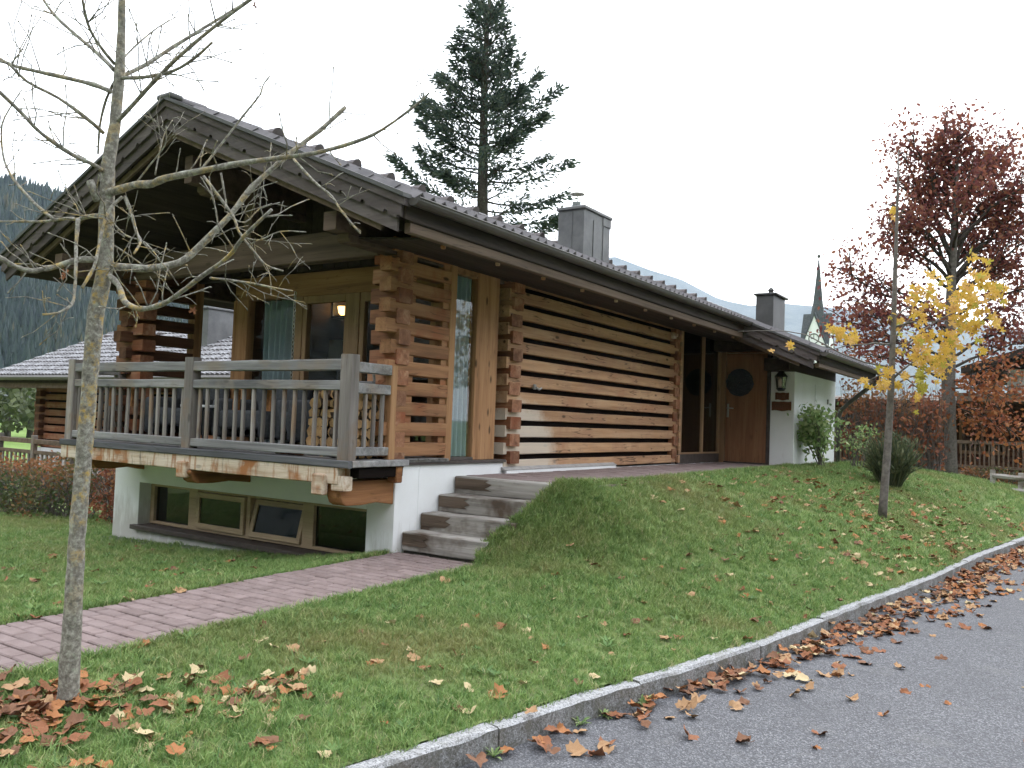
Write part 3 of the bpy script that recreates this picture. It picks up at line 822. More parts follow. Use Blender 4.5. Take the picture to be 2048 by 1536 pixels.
# tiles: double-roll profile
TWd, TLn, TEx = .30, .40, .335
def tile_mesh(name, n=9):
    b = MB(); n2 = n
    pf = [.012 + .032 * (1 - math.cos(4 * PI * q / (n - 1))) for q in range(n)]
    for t, z in ((0, 0.0), (TLn, .022)):
        for q in range(n): b.v.append((t, TWd * q / (n - 1) - .002, pf[q] + z))
    for q in range(n): b.v.append((TLn, TWd * q / (n - 1) - .002, pf[q] + .022 - .02))
    for q in range(n - 1):
        b.face((q, n + q, n + q + 1, q + 1)); b.face((n + q, 2 * n + q, 2 * n + q + 1, n + q + 1))
    return b
tm = tile_mesh('roof_tile')
tme = tm.mesh('roof_tile', M['tile'])
ang = math.atan(SL)
def tile_field(name, side, trange, y0, y1, parent):
    b = MB(); cs, sn = math.cos(ang), math.sin(ang); rows = int((trange[1] - trange[0]) / (TEx * cs))
    ny = int((y1 - y0) / TWd)
    for r in range(rows):
        t0 = trange[1] - (r + 1) * TEx * cs - .05
        if t0 < 0: break
        for q in range(ny):
            i0 = len(b.v); dz = random.uniform(-.004, .004)
            for vx, vy, vz in tm.v:
                tt = t0 + vx * cs + vz * sn; zz = -vx * sn + vz * cs
                b.v.append((RX + side * tt, y0 + q * TWd + vy, RZ - SL * t0 + zz + dz))
            for f in tm.f: b.face([i0 + k for k in (f if side > 0 else f[::-1])])
    o = b.obj(name, M['tile'], parent); tag(o, kind='stuff'); return o
cosA = math.cos(ang)
# visible eave courses as single tiles, the courses above joined
for r in range(1):
    t0 = EV + .055 - TLn * cosA
    for q in range(int((Y1 - Y0) / TWd)):
        y = Y0 + .05 + q * TWd
        if y + TWd > YA and y < YE: continue
        link('roof_tile', tme, roof, (RX + t0, y, RZ - SL * t0 + random.uniform(-.004, .004)), rot=(0, ang, random.uniform(-.01, .01)))
t0 = EA + .055 - TLn * cosA
for q in range(int((YE - YA) / TWd)):
    link('roof_tile', tme, roof, (RX + t0, YA + q * TWd + .02, RZ - SL * t0 + random.uniform(-.004, .004)), rot=(0, ang, random.uniform(-.01, .01)))
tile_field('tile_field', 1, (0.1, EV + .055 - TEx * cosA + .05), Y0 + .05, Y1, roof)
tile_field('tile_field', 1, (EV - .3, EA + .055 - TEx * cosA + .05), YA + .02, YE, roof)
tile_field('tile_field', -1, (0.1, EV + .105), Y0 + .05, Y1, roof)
# ridge tiles and the row of hooded vent tiles just below the ridge
rb = MB(); ny = 10
for q in range(9):
    a = PI * q / 8; rb.v.append((.105 * math.cos(a), 0, .075 * math.sin(a)))
for q in range(9):
    a = PI * q / 8; rb.v.append((.12 * math.cos(a), .4, .088 * math.sin(a)))
for q in range(8): rb.face((q, q + 1, 10 + q, 9 + q))
rme = rb.mesh('ridge_tile', M['tile'], smooth=False)
y = Y0
while y < Y1 - .3:
    link('ridge_tile', rme, roof, (RX, y, RZ + .015)); y += .37
vb = MB()   # hood: rises down-slope to an open dark mouth
hw = .085
for q in range(7):
    a = PI * q / 6; vb.v.append((0, hw * .55 * math.cos(a), .012 * math.sin(a)))
for q in range(7):
    a = PI * q / 6; vb.v.append((.3, hw * math.cos(a), .115 * math.sin(a)))
for q in range(6): vb.face((q, q + 1, 8 + q, 7 + q))
vb.face([7 + q for q in range(7)])
vme = vb.mesh('vent_tile', M['vent'])
y = 5.95
while y < 19:
    t = .42
    link('vent_tile', vme, roof, (RX + t, y, RZ - SL * t + .05), rot=(0, ang - .06, 0)); y += .6
# verge (bargeboards on both slopes), also on the step of the lower roof by the door
def barge(parent, s, tA, tB, y, top=.055):
    def edge(t, d): return (RX + s * t, RZ - SL * t + top + d)
    def strip(name, d0, d1, ya, yb, mat, tb=tB, ta=tA, scallop=0.0, pitch=.262):
        up = [edge(ta, d0), edge(tb, d0)]
        lo = []
        if scallop:
            t = ta; 
            while t < tb - .03:
                t2 = min(t + pitch, tb)
                lo += [(t + .001, d1 + scallop * .1), (t2 - .06, d1), (t2 - .05, d1 + scallop * .75), (t2 - .03, d1 + scallop), (t2 - .008, d1 + scallop * .7)]
                t = t2
            lo = [edge(min(a, tb), d) for a, d in lo]
        else: lo = [edge(ta, d1), edge(tb, d1)]
        b = MB(); pts = up + lo[::-1]
        b.prism(pts, ya, yb, 'y'); return b.obj(name, mat, parent)
    strip('verge_trim', .0, -.035, y - .085, y + .02, M['metal_dark'])
    strip('verge_fillet', -.037, -.105, y - .06, y + .02, M['barge'], tB - .01)
    strip('bargeboard', -.1, -.235, y - .04, y - .012, M['barge'], tB - .05, scallop=.035)
    strip('bargeboard', -.205, -.345, y - .01, y + .016, M['barge'], tB - .12)
    strip('bargeboard', -.33, -.4, y + .05, y + .08, M['fascia'], tB - .35)
barge(roof, 1, 0.0, EV + .04, Y0 + .03); barge(roof, -1, 0.0005, EV + .04, Y0 + .03)
barge(roof, 1, EV - .2, EA + .03, YA + .03)
b = MB(); b.box((RX - .12, RX + .12), (Y0 - .06, Y0 + .1), (RZ + .02, RZ + .075)); b.obj('ridge_cap', M['metal_dark'], roof, .02, 2)
# gutters
def gutter(y0, y1, x, z, r=.062):
    b = MB(); n = 8; i0 = 0
    for y in (y0, y1):
        for rr in (r, r - .006):
            for q in range(n + 1):
                a = PI + PI * q / n; b.v.append((x + rr * math.cos(a), y, z + rr * math.sin(a)))
    m = n + 1
    for q in range(n):
        b.face((q, q + 1, 2 * m + q + 1, 2 * m + q)); b.face((m + q + 1, m + q, 3 * m + q, 3 * m + q + 1))
    b.face((0, 2 * m, 3 * m, m)); b.face((n, m + n, 3 * m + n, 2 * m + n))
    b.face(list(range(0, n + 1))); b.face([2 * m + q for q in range(n, -1, -1)])
    b.tube([(x + r, y0, z), (x + r, y1, z)], .009, 6)
    return b.obj('gutter', M['gutter'], roof, smooth=False)
gx, gz = RX + EV + .085, RZ - SL * EV - .0
gutter(Y0 + .02, YA + .05, gx, gz); gax, gaz = RX + EA + .085, RZ - SL * EA
gutter(YA - .03, YE + .05, gax, gaz)
hewn((RX + EV - .055, RX + EV - .015), (Y0 + .1, YA), (gz - .17, gz - .02), 'y', .001, 6, 3).obj('fascia_board', M['soffit'], roof)
hewn((RX + EV - .085, RX + EV - .02), (Y0 + .12, YA), (gz - .255, gz - .165), 'y', .002, 6, 4).obj('fascia_board', M['fascia'], roof)
hewn((RX + EA - .055, RX + EA - .015), (YA + .1, YE), (gaz - .16, gaz - .02), 'y', .001, 4, 5).obj('fascia_board', M['soffit'], roof)
hewn((RX + EA - .085, RX + EA - .02), (YA + .1, YE), (gaz - .225, gaz - .155), 'y', .002, 4, 6).obj('fascia_board', M['fascia'], roof)
# eave soffit (boards) with the pale dowel heads
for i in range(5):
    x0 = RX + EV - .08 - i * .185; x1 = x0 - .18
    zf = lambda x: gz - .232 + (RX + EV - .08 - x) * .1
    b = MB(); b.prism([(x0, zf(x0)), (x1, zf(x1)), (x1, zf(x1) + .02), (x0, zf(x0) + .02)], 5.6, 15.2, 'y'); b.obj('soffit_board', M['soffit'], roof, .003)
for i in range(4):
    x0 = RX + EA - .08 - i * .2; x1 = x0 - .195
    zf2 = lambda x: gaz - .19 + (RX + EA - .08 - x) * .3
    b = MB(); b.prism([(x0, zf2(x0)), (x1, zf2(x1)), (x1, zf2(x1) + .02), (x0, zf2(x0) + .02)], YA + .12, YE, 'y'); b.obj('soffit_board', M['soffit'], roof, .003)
pg = MB(); pg.lathe([(.02, -.028), (.024, -.02), (.024, .03)], (0, 0, 0), 10); pme = pg.mesh('peg', M['pale'])
for q in range(12):
    x = .74; link('peg', pme, roof, (x, 5.87 + .86 * q, zf(x)))
for q in range(3):
    x = 1.75; link('peg', pme, roof, (x, 14.6 + .86 * q, zf2(x)))

# chimneys
def chimney(x0, x1, y0, y1, z0, z1, mat, flue):
    b = MB(); b.box((x0, x1), (y0, y1), (z0, z1)); c = b.obj('chimney', mat, H, .006)
    for xx in (x0 + (x1 - x0) * .55,):
        boxo('seam', (xx - .006, xx + .006), (y0 - .012, y0 - .001), (z0, z1), mat, c, .002)
    for yy in (y0 + (y1 - y0) * .35, y0 + (y1 - y0) * .72):
        boxo('seam', (x1 + .001, x1 + .012), (yy - .006, yy + .006), (z0, z1 - .14), mat, c, .002)
    boxo('chimney_cap', (x0 - .03, x1 + .03), (y0 - .03, y1 + .03), (z1 - .02, z1 + .03), mat, c, .008)
    boxo('chimney_band', (x0 - .012, x1 + .014), (y0 + (y1 - y0) * .7, y1 + .012), (z1 - .16, z1 - .025), mat, c, .006)
    b = MB(); cx, cy_ = (x0 + x1) / 2 - .12, (y0 + y1) / 2 - .05
    b.lathe([(flue, z1 + .02), (flue, z1 + .2), (flue * .9, z1 + .2)], (cx, cy_, 0), 16); f = b.obj('flue_pipe', M['steel'], c, smooth=False)
    b = MB(); b.lathe([(flue * 1.5, z1 + .33), (flue * 1.45, z1 + .345), (.01, z1 + .375)], (cx, cy_, 0), 16)
    for a in range(3): b.tube([(cx + flue * .85 * math.cos(a * 2.1), cy_ + flue * .85 * math.sin(a * 2.1), z1 + .15), (cx + flue * .85 * math.cos(a * 2.1), cy_ + flue * .85 * math.sin(a * 2.1), z1 + .34)], .006, 4)
    b.obj('flue_hood', M['steel_sat'], c)
    return c
chimney(-1.26, -.8, 11.18, 12.05, 2.6, 3.9, M['metal'], .08)
def chimney2(x0, x1, y0, y1, z0, z1, mat):
    b = MB(); b.box((x0, x1), (y0, y1), (z0, z1)); c = b.obj('chimney', mat, H, .006)
    boxo('chimney_cap', (x0 - .05, x1 + .08), (y0 - .05, y1 + .05), (z1, z1 + .05), mat, c, .01)
    b = MB(); b.lathe([(.05, z1 + .05), (.06, z1 + .15), (.08, z1 + .2), (.03, z1 + .26)], ((x0 + x1) / 2 + .0, (y0 + y1) / 2, 0), 12); b.obj('flue_pipe', mat, c)
chimney2(-1.22, -.78, 20.9, 21.9, 2.7, 3.98, M['metal_dark'])

# --- entrance: glass side panel, oak door, white store block
ep = MB(); ep.box((-.06, -.0), (13.2, 15.15), (-.03, .13)); ent = ep.obj('entrance_glazing', M['sill'], H, .004)
for y0, y1 in ((13.19, 13.3), (14.22, 14.29), (15.03, 15.12)):
    boxo('mullion', (-.07, .012), (y0, y1), (.13, 2.42), M['frame'], ent, .004)
boxo('transom', (-.07, .008), (13.3, 14.22), (.131, .16), M['frame'], ent, .003); boxo('transom', (-.07, .008), (14.29, 15.03), (.131, .16), M['frame'], ent, .003)
for y0, y1 in ((13.3, 14.22), (14.29, 15.03)):
    boxo('pane', (-.035, -.025), (y0, y1), (.16, 2.42), M['glass_dark'], ent, 0)
boxo('hall_wall', (-1.2, -1.15), (13.1, 15.2), (-.1, 2.5), M['room'], ent, 0)
boxo('hall_wall', (-1.2, -.08), (13.08, 13.12), (-.1, 2.5), M['room'], ent, 0)
DY = 15.15
dr = MB(); dr.box((.1, .86), (DY, DY + .05), (-.02, 1.98)); door = dr.obj('entrance_door', M['door'], H, .004)
for x0, x1 in ((.0, .095), (.865, .925)): boxo('door_frame', (x0, x1), (DY - .03, DY + .1), (-.03, 2.3), M['frame'] if x0 == 0 else M['sill'], door, .004)
boxo('overpanel', (.097, .863), (DY - .01, DY + .06), (1.99, 2.3), M['door'], door, .003)
boxo('threshold', (.097, .863), (DY - .04, DY + .05), (-.032, -.005), M['sill'], door, .003)
b = MB(); b.box((.125, .165), (DY - .012, DY + .002), (.8, 1.05)); hd = b.obj('handle', M['steel_sat'], door, .006, 2)
b.__init__(); b.tube([(.145, DY - .01, .97), (.145, DY - .06, .97), (.155, DY - .066, .97), (.27, DY - .066, .965)], .011, 8); b.tube([(.145, DY - .02, .85), (.145, DY - .002, .85)], .016, 10)
b.obj('lever', M['steel_sat'], hd, smooth=True)
an = MB(); an.box((.925, 1.348), (DY, 18.2), (-.6, 1.9)); an.box((-1.0, .925), (DY + .11, 18.2), (-.6, 2.4))
annex = an.obj('store_wall', M['white'], H, .006)
boxo('roof_plate', (.9, 1.352), (DY - .35, 18.2), (1.64, 1.86), M['soffit'], annex, .006)
boxo('roof_plate', (-.1, .9), (DY - .35, DY - .03), (2.0, 2.3), M['soffit'], annex, .006)
boxo('wall_hatch', (1.349, 1.356), (16.55, 17.0), (1.1, 1.5), M['white'], annex, .004)
b = MB(); b.box((1.349, 1.37), (17.5, 17.56), (1.15, 1.25)); b.obj('socket', M['stone_ledge'], annex, .006)
b = MB(); b.box((-.0, .06), (12.76, 12.86), (2.02, 2.12)); b.box((.06, .1), (12.78, 12.84), (2.05, 2.1)); b.obj('outdoor_sensor', M['pale'], H, .012, 2)
# downpipe from the lower gutter back to the wall corner
b = MB(); b.tube([(gax, YE - .1, gaz - .05), (gax - .02, YE - .1, gaz - .16), (gax - .2, YE - .08, gaz - .3), (1.62, YE - .02, gaz - .62), (1.46, YE + .02, gaz - .78), (1.41, YE + .04, gaz - .95), (1.41, YE + .04, -.1)], .045, 10)
b.obj('downpipe', M['gutter'], H, smooth=True)
# garden tap-like iron fitting on the long wall
b = MB(); b.tube([(.0, 8.62, .99), (.06, 8.62, .99), (.07, 8.66, .97), (.065, 8.72, .99)], .012, 6); b.tube([(.03, 8.62, .97), (.03, 8.62, 1.03)], .02, 8); b.obj('iron_fitting', M['stone_ledge'], H)

# --- balcony
BY = 5.5
b = MB(); b.box((-4.6, .03), (BY - .02, 6.99), (.12, .15)); bal = b.obj('balcony', M['grey'], H)
for i in range(9):
    y0 = BY - .02 + i * .165
    hewn((-4.62, .05), (y0 + .004, y0 + .16), (.15, .162), 'x', .002, 6, i).obj('deck_board', M['grey'], bal)
hewn((-4.68, .12), (BY - .075, BY - .02), (.095, .165), 'x', .006, 16, 31).obj('edge_board', M['edge_dark'], bal)
hewn((.06, .13), (BY - .02, 6.24), (.1, .16), 'y', .004, 5, 32).obj('edge_board', M['grey'], bal)
hewn((-4.66, -.02), (BY - .06, BY + .1), (-.055, .1), 'x', .006, 20, 33).obj('edge_beam', M['pale_beam'], bal)
hewn((-.1, .05), (BY - .05, BY + .06), (-.11, .02), 'x', .008, 3, 34).obj('beam_end', M['pale_beam'], bal)
hewn((-.02, .09), (BY + .1, 6.2), (-.0, .1), 'y', .004, 5, 36).obj('edge_beam', M['recess_shade'], bal)  # near-black beam: shade under the deck edge put into the colour
def bracket(x0, x1, y0, z0, z1, deep):
    b = MB(); n = 7; pts = [(6.3, z1), (y0 + .0, z1)]
    pts += [(y0 - .0, z1 - .03), (y0 + .03, z0 + .07), (y0 + .055, z0 + .02), (y0 + .1, z0 - .005), (y0 + .3, z0 - .01), (y0 + .5, z0 + .006)] + [(6.3, z0 - deep)]
    b.prism(pts, x0, x1, 'x'); return b.obj('bracket', M['bracket'], bal, .012, 2)
bracket(-.2, -.02, 5.47, -.25, -.03, .04); bracket(-2.3, -2.12, 5.42, -.19, -.06, .03); bracket(-4.3, -4.12, 5.5, -.16, -.06, .05)
for x in (-2.3, -.28): boxo('bracket_end', (x - .03, x + .13), (5.395, 5.465), (-.14 if x < -1 else -.16, .03), M['pale_beam'], bal, .012)
boxo('bracket_end', (-.02, .1), (6.1, 6.19), (-.06, .1), M['bracket'], bal, .01)
POSTS = [(-4.55, BY), (-2.27, BY), (.02, BY)]
for x, y in POSTS:
    hewn((x - .07, x + .07), (y - .055, y + .055), (.1, 1.12), 'z', .004, 8, x).obj('post', M['grey_z'], bal)
    if x < -4: continue
hewn((-.04, .04), (6.04, 6.13), (.14, 1.06), 'z', .004, 8, 41).obj('post', M['plank'], bal)
hewn((-4.61, -4.49), (6.02, 6.12), (.14, 1.06), 'z', .004, 8, 42).obj('post', M['grey_z'], bal)
bmesh_bal = []
for q in range(5):
    bb = hewn((-.019, .019), (-.019, .019), (0, .56), 'z', .003, 5, q + 60); bmesh_bal.append(bb.mesh('baluster', M['grey_z']))
for a, c in ((POSTS[0], POSTS[1]), (POSTS[1], POSTS[2])):
    x0, x1 = a[0] + .07, c[0] - .07
    hewn((x0, x1), (BY - .045, BY + .045), (.975, 1.075), 'x', .006, 14, x0).obj('handrail', M['grey'], bal)
    hewn((x0, x1), (BY - .04, BY + .04), (.795, .885), 'x', .005, 14, x0 + 1).obj('mid_rail', M['grey'], bal)
    hewn((x0, x1), (BY - .04, BY + .04), (.19, .275), 'x', .005, 14, x0 + 2).obj('bottom_rail', M['grey'], bal)
    nb = 15
    for q in range(nb):
        link('baluster', random.choice(bmesh_bal), bal, (x0 + (x1 - x0) * (q + .5) / nb + random.uniform(-.008, .008), BY + random.uniform(-.006, .006), .255), rot=(random.uniform(-.01, .01), random.uniform(-.015, .015), random.uniform(-.3, .3)))
for xs in (.0, -4.55):
    hewn((xs - .04, xs + .04), (BY + .055, 6.04), (.965, 1.06), 'y', .005, 5, 71).obj('handrail', M['grey'], bal)
    hewn((xs - .035, xs + .035), (BY + .055, 6.04), (.775, .87), 'y', .005, 5, 72).obj('mid_rail', M['grey'], bal)
    hewn((xs - .035, xs + .035), (BY + .055, 6.04), (.2, .28), 'y', .005, 5, 73).obj('bottom_rail', M['grey'], bal)
    for q in range(4): link('baluster', random.choice(bmesh_bal), bal, (xs, BY + .12 + q * .115, .25))
for x in (-3.86, -3.45, -1.63, -1.12):
    hewn((x - .03, x + .03), (BY + .045, BY + .1), (.58, .79), 'z', .003, 4, x).obj('flower_box_hook', M['bracket'], bal)

# ================================================================== THINGS ON AND AROUND THE HOUSE
def curtain_mesh(w, h, n, amp, seed=0, fq=60):
    b = MB(); rows = 10; cols = n
    for r in range(rows + 1):
        for c in range(cols + 1):
            u = c / cols; v = r / rows
            pinch = 1 - .1 * math.sin(v * PI) * (u - .5) ** 2 * 4
            x = w * (.5 + (u - .5) * pinch)
            y = amp * math.sin(u * w * fq + seed + .8 * noise.noise(Vector((u * 3, v * .8, seed)))) * (.75 + .25 * v) + .3 * amp * noise.noise(Vector((u * 5, v * 2, seed + 5)))
            b.v.append((x, y, h * (1 - v)))
    for r in range(rows):
        for c in range(cols):
            a = r * (cols + 1) + c; b.face((a, a + 1, a + cols + 2, a + cols + 1))
    return b
c1 = curtain_mesh(.4, 2.02, 80, .034, 1, 75).obj('curtain', M['curtain'], None, smooth=True, loc=(-.13, 7.06, .17)); c1.rotation_euler = (0, 0, PI / 2)
tag(c1, 'pale blue-grey curtain filling the tall slim window beside the corner logs', 'curtain')
c2 = curtain_mesh(.5, 1.85, 90, .05, 3, 62).obj('curtain', M['curtain'], None, smooth=True, loc=(-3.16, GY + .16, .14))
tag(c2, 'gathered grey-green curtain behind the glass at the back of the balcony', 'curtain')

# wall light glowing inside the living room
wl = empty('wall_lamp', (-3.3, 8.7, 2.2), 'small lit wall lamp glowing orange inside the living room', 'lamp')
b = MB(); b.box((-3.49, -3.47), (8.62, 8.78), (1.98, 2.2)); b.box((-3.48, -3.22), (8.6, 8.8), (1.97, 2.0)); b.obj('lamp_bracket', M['black'], wl)
b = MB(); b.lathe([(.02, 0), (.07, .05), (.085, .14)], (-3.34, 8.7, 2.0), 12); b.obj('lamp_shade', M['glow'], wl)
pl = bpy.data.lights.new('wall_lamp_light', 'POINT'); pl.energy = 1.2; pl.color = (1, .6, .25); pl.shadow_soft_size = .06
plo = link('wall_lamp_light', pl, wl, (-3.3, 8.7, 2.25))
fl = empty('table_lamp', (-3.0, 8.3, .13), 'unlit lamp with pale drum shade seen through the balcony door', 'lamp')
b = MB(); b.lathe([(.14, 1.3), (.12, 1.6)], (-3.0, 8.3, 0), 20); b.obj('lamp_shade', M['shade'], fl, smooth=True)
b = MB(); b.lathe([(.12, .13), (.12, .15), (.015, .17), (.015, 1.35)], (-3.0, 8.3, 0), 12); b.obj('stem', M['black'], fl)

# armchairs on the balcony
def armchair(x, y, rz, w, label, white=False):
    t = empty('armchair', (x, y, .165), label, 'armchair', 'padded armchairs on the balcony')
    t.rotation_euler = (0, 0, rz)
    def part(nm, bx, by, bz, bev, mat=M['fabric']):
        b = MB(); b.box(bx, by, bz); me = b.mesh(nm, mat, bev, 3, smooth=True)
        o = bpy.data.objects.new(nm, me); COL.objects.link(o); o.parent = t; WT[o.name] = Vector((0, 0, 0)); return o
    part('seat', (-w / 2 + .1, w / 2 - .1), (-.32, .3), (.2, .42), .05)
    part('backrest', (-w / 2, w / 2), (.22, .38), (.1, .72), .07)
    part('arm', (-w / 2, -w / 2 + .14), (-.34, .3), (.1, .55), .06); part('arm', (w / 2 - .14, w / 2), (-.34, .3), (.1, .55), .06)
    for sx in (-1, 1):
        for sy in (-.28, .3): part('leg', (sx * (w / 2 - .08) - .02, sx * (w / 2 - .08) + .02), (sy - .02, sy + .02), (0, .12), .004, M['white_trim'])
    return t
armchair(-2.42, 6.55, .0, .95, 'wide slate-grey padded armchair behind the middle balcony post')
armchair(-1.5, 6.5, -.5, .75, 'slate-grey rounded armchair next to the firewood stack on the balcony')
armchair(-3.75, 6.5, .3, .75, 'slate-grey armchair at the far end of the balcony by the log screen')
tb_ = empty('low_table', (-3.0, 6.2, .165), 'small low table with pale top among the balcony armchairs', 'table')
boxo('table_top', (-3.25, -2.8), (6.05, 6.4), (.6, .63), M['white_trim'], tb_, .004)
for x in (-3.2, -2.85):
    for y in (6.1, 6.35): boxo('leg', (x - .015, x + .015), (y - .015, y + .015), (.165, .6), M['black'], tb_, .002)

# firewood stack by the right-hand corner of the balcony
fw = empty('firewood_stack', (-.45, 6.2, .165), 'chest-high stack of split firewood in the balcony corner', 'firewood')
random.seed(11)
def split_log(r, ln, kind):
    b = MB(); n = 10 if kind == 0 else 5
    rim = [(r * (1 + random.uniform(-.12, .12)) * math.cos(2 * PI * q / n), r * (1 + random.uniform(-.12, .12)) * math.sin(2 * PI * q / n)) for q in range(n)]
    i0 = 0
    for y in (0, ln):
        for x, z in rim: b.v.append((x, y, z))
    b.face(range(n)); b.face([n + q for q in range(n - 1, -1, -1)])
    for q in range(n): b.face((q, n + q, n + (q + 1) % n, (q + 1) % n), 1 if kind == 0 or q % 2 else 0)
    return b.mesh('split_log', [M['firewood'], M['bark']])
sl = [split_log(.052, .3, 0) for _ in range(3)] + [split_log(.048, .3, 1) for _ in range(5)]
for r in range(7):
    for c in range(6):
        if r > 5 and c in (0, 5): continue
        link('split_log', random.choice(sl), fw, (-.78 + c * .097 + (r % 2) * .03, 5.78 + random.uniform(-.03, .03), .215 + r * .092), rot=(0, random.uniform(0, 6), random.uniform(-.05, .05)))
for r in range(7):      # second row, butt ends to the side rail
    for c in range(4):
        link('split_log', random.choice(sl), fw, (-.1 + random.uniform(-.03, .02), 5.74 + c * .098 + (r % 2) * .02, .215 + r * .092), rot=(0, random.uniform(0, 6), PI / 2 + random.uniform(-.05, .05)))
b = MB(); b.tube([(-1.05, 5.62, .2), (-.72, 5.66, .2)], .034, 10, jit=.1); tag(b.obj('loose_log', [M['log_x']]), 'single loose log lying under the bottom rail of the balcony', 'firewood')
# little trestle stand on the side rail
st = empty('trestle_stand', (-.2, 5.9, .94), 'small grey wooden trestle standing on top of the firewood', 'stand')
zt = .9
for x0, x1, nm in ((-.3, -.26, 0), (-.05, -.09, 1)):
    b = MB(); b.tube([(x0, 5.9, zt), (x1, 5.9, zt + .17)], .014, 6); b.obj('leg', M['grey_z'], st)
b = MB(); b.box((-.29, -.06), (5.87, 5.93), (zt - .03, zt)); b.obj('shelf', M['grey'], st, .006)

# chain hanging from the roof in front of the glazing
b = MB(); z = 1.95; k = 0
while z > .95:
    pts = []
    for q in range(9):
        a = 2 * PI * q / 8
        pts.append((-2.02 + .014 * math.cos(a) * (1 if k % 2 else .05), 6.62 + .014 * math.cos(a) * (0.05 if k % 2 else 1), z + .03 * math.sin(a)))
    b.tube(pts, .0045, 4, cap=False); z -= .047; k += 1
tag(b.obj('hanging_chain', M['steel_sat']), 'thin metal chain hanging in front of the balcony door', 'chain')

# wreath on the oak door
wr = empty('wreath', (.37, DY - .03, 1.44), 'dark round wreath hung on the oak front door', 'wreath')
random.seed(5)
b = MB()
for i in range(800):
    a = random.uniform(0, 2 * PI); rr = .245 * math.sqrt(random.uniform(0.0, 1)); c = Vector((.37 + rr * math.cos(a), DY - .045 + random.uniform(-.03, .025), 1.44 + rr * math.sin(a)))
    t = Vector((-math.sin(a), random.uniform(-.4, .4), math.cos(a))) * .05; s = Vector((math.cos(a), random.uniform(-.6, .6), math.sin(a))) * .014
    b.quad(c - t, c - s, c + t, c + s)
b.obj('twig_disc', M['wreath'], wr)
b = MB(); b.tube([(.37 + .17 * math.cos(2 * PI * q / 24), DY - .03, 1.44 + .17 * math.sin(2 * PI * q / 24)) for q in range(25)], .03, 8, cap=False); b.obj('ring', M['wreath'], wr, smooth=True)

# lantern beside the door
lx, ly = 1.135, DY - .1
ln = empty('wall_lantern', (lx, DY, 1.5), 'black iron coach lantern on the white wall beside the oak door', 'lantern')
b = MB(); b.lathe([(.05, 1.29), (.085, 1.33), (.085, 1.345)], (lx, ly, 0), 6); b.obj('base', M['black'], ln)
b = MB(); b.lathe([(.11, 1.535), (.115, 1.55), (.05, 1.63), (.02, 1.66), (.012, 1.70)], (lx, ly, 0), 6); b.obj('roof_cap', M['black'], ln)
for q in range(6):
    a = PI * q / 3; b = MB(); b.tube([(lx + .072 * math.cos(a), ly + .072 * math.sin(a), 1.345), (lx + .096 * math.cos(a), ly + .096 * math.sin(a), 1.54)], .007, 5); b.obj('bar', M['black'], ln)
b = MB(); b.lathe([(.068, 1.346), (.09, 1.535)], (lx, ly, 0), 6); b.obj('glass', M['lamp_glass'], ln)
b = MB(); b.lathe([(.03, 1.35), (.038, 1.4), (.038, 1.48), (.015, 1.52)], (lx - .02, ly - .0, 0), 10); b.obj('bulb', M['candle'], ln, smooth=True)
boxo('wall_plate', (lx - .04, lx + .04), (DY - .015, DY - .001), (1.3, 1.6), M['black'], ln, .004)
# carved wooden signs under it (too worn to read in the photo: shallow cut strokes only)
def carved(name, x0, x1, z0, z1, label, strokes):
    t = empty(name, ((x0 + x1) / 2, DY, z0), label, 'sign')
    b = MB(); n = 8; pts = []
    for q in range(n + 1):
        x = x0 + (x1 - x0) * q / n; pts.append((x, z0 + .008 * math.sin(q * 1.1)))
    for q in range(n, -1, -1):
        x = x0 + (x1 - x0) * q / n; pts.append((x, z1 + .005 * math.sin(q * 1.7)))
    b.prism(pts, DY - .028, DY - .002, 'y'); b.obj('board', M['sign'], t, .004)
    for sx, sz, w, h in strokes:
        boxo('carved_stroke', (sx, sx + w), (DY - .0305, DY - .0285), (sz, sz + h), M['sign_cut'], t, 0)
carved('house_number_sign', 1.015, 1.255, 1.135, 1.265, 'small reddish carved wooden sign directly under the lantern', [(1.05, 1.165, .012, .07), (1.075, 1.165, .035, .012), (1.075, 1.2, .035, .012), (1.15, 1.165, .012, .07), (1.18, 1.165, .012, .07), (1.19, 1.225, .03, .012)])
carved('name_sign', .955, 1.3, .945, 1.105, 'wider grey-brown carved wooden name board, lower of the two signs', [(.99 + i * .031, 1.0, .008, .045 if i % 3 else .06) for i in range(9)])

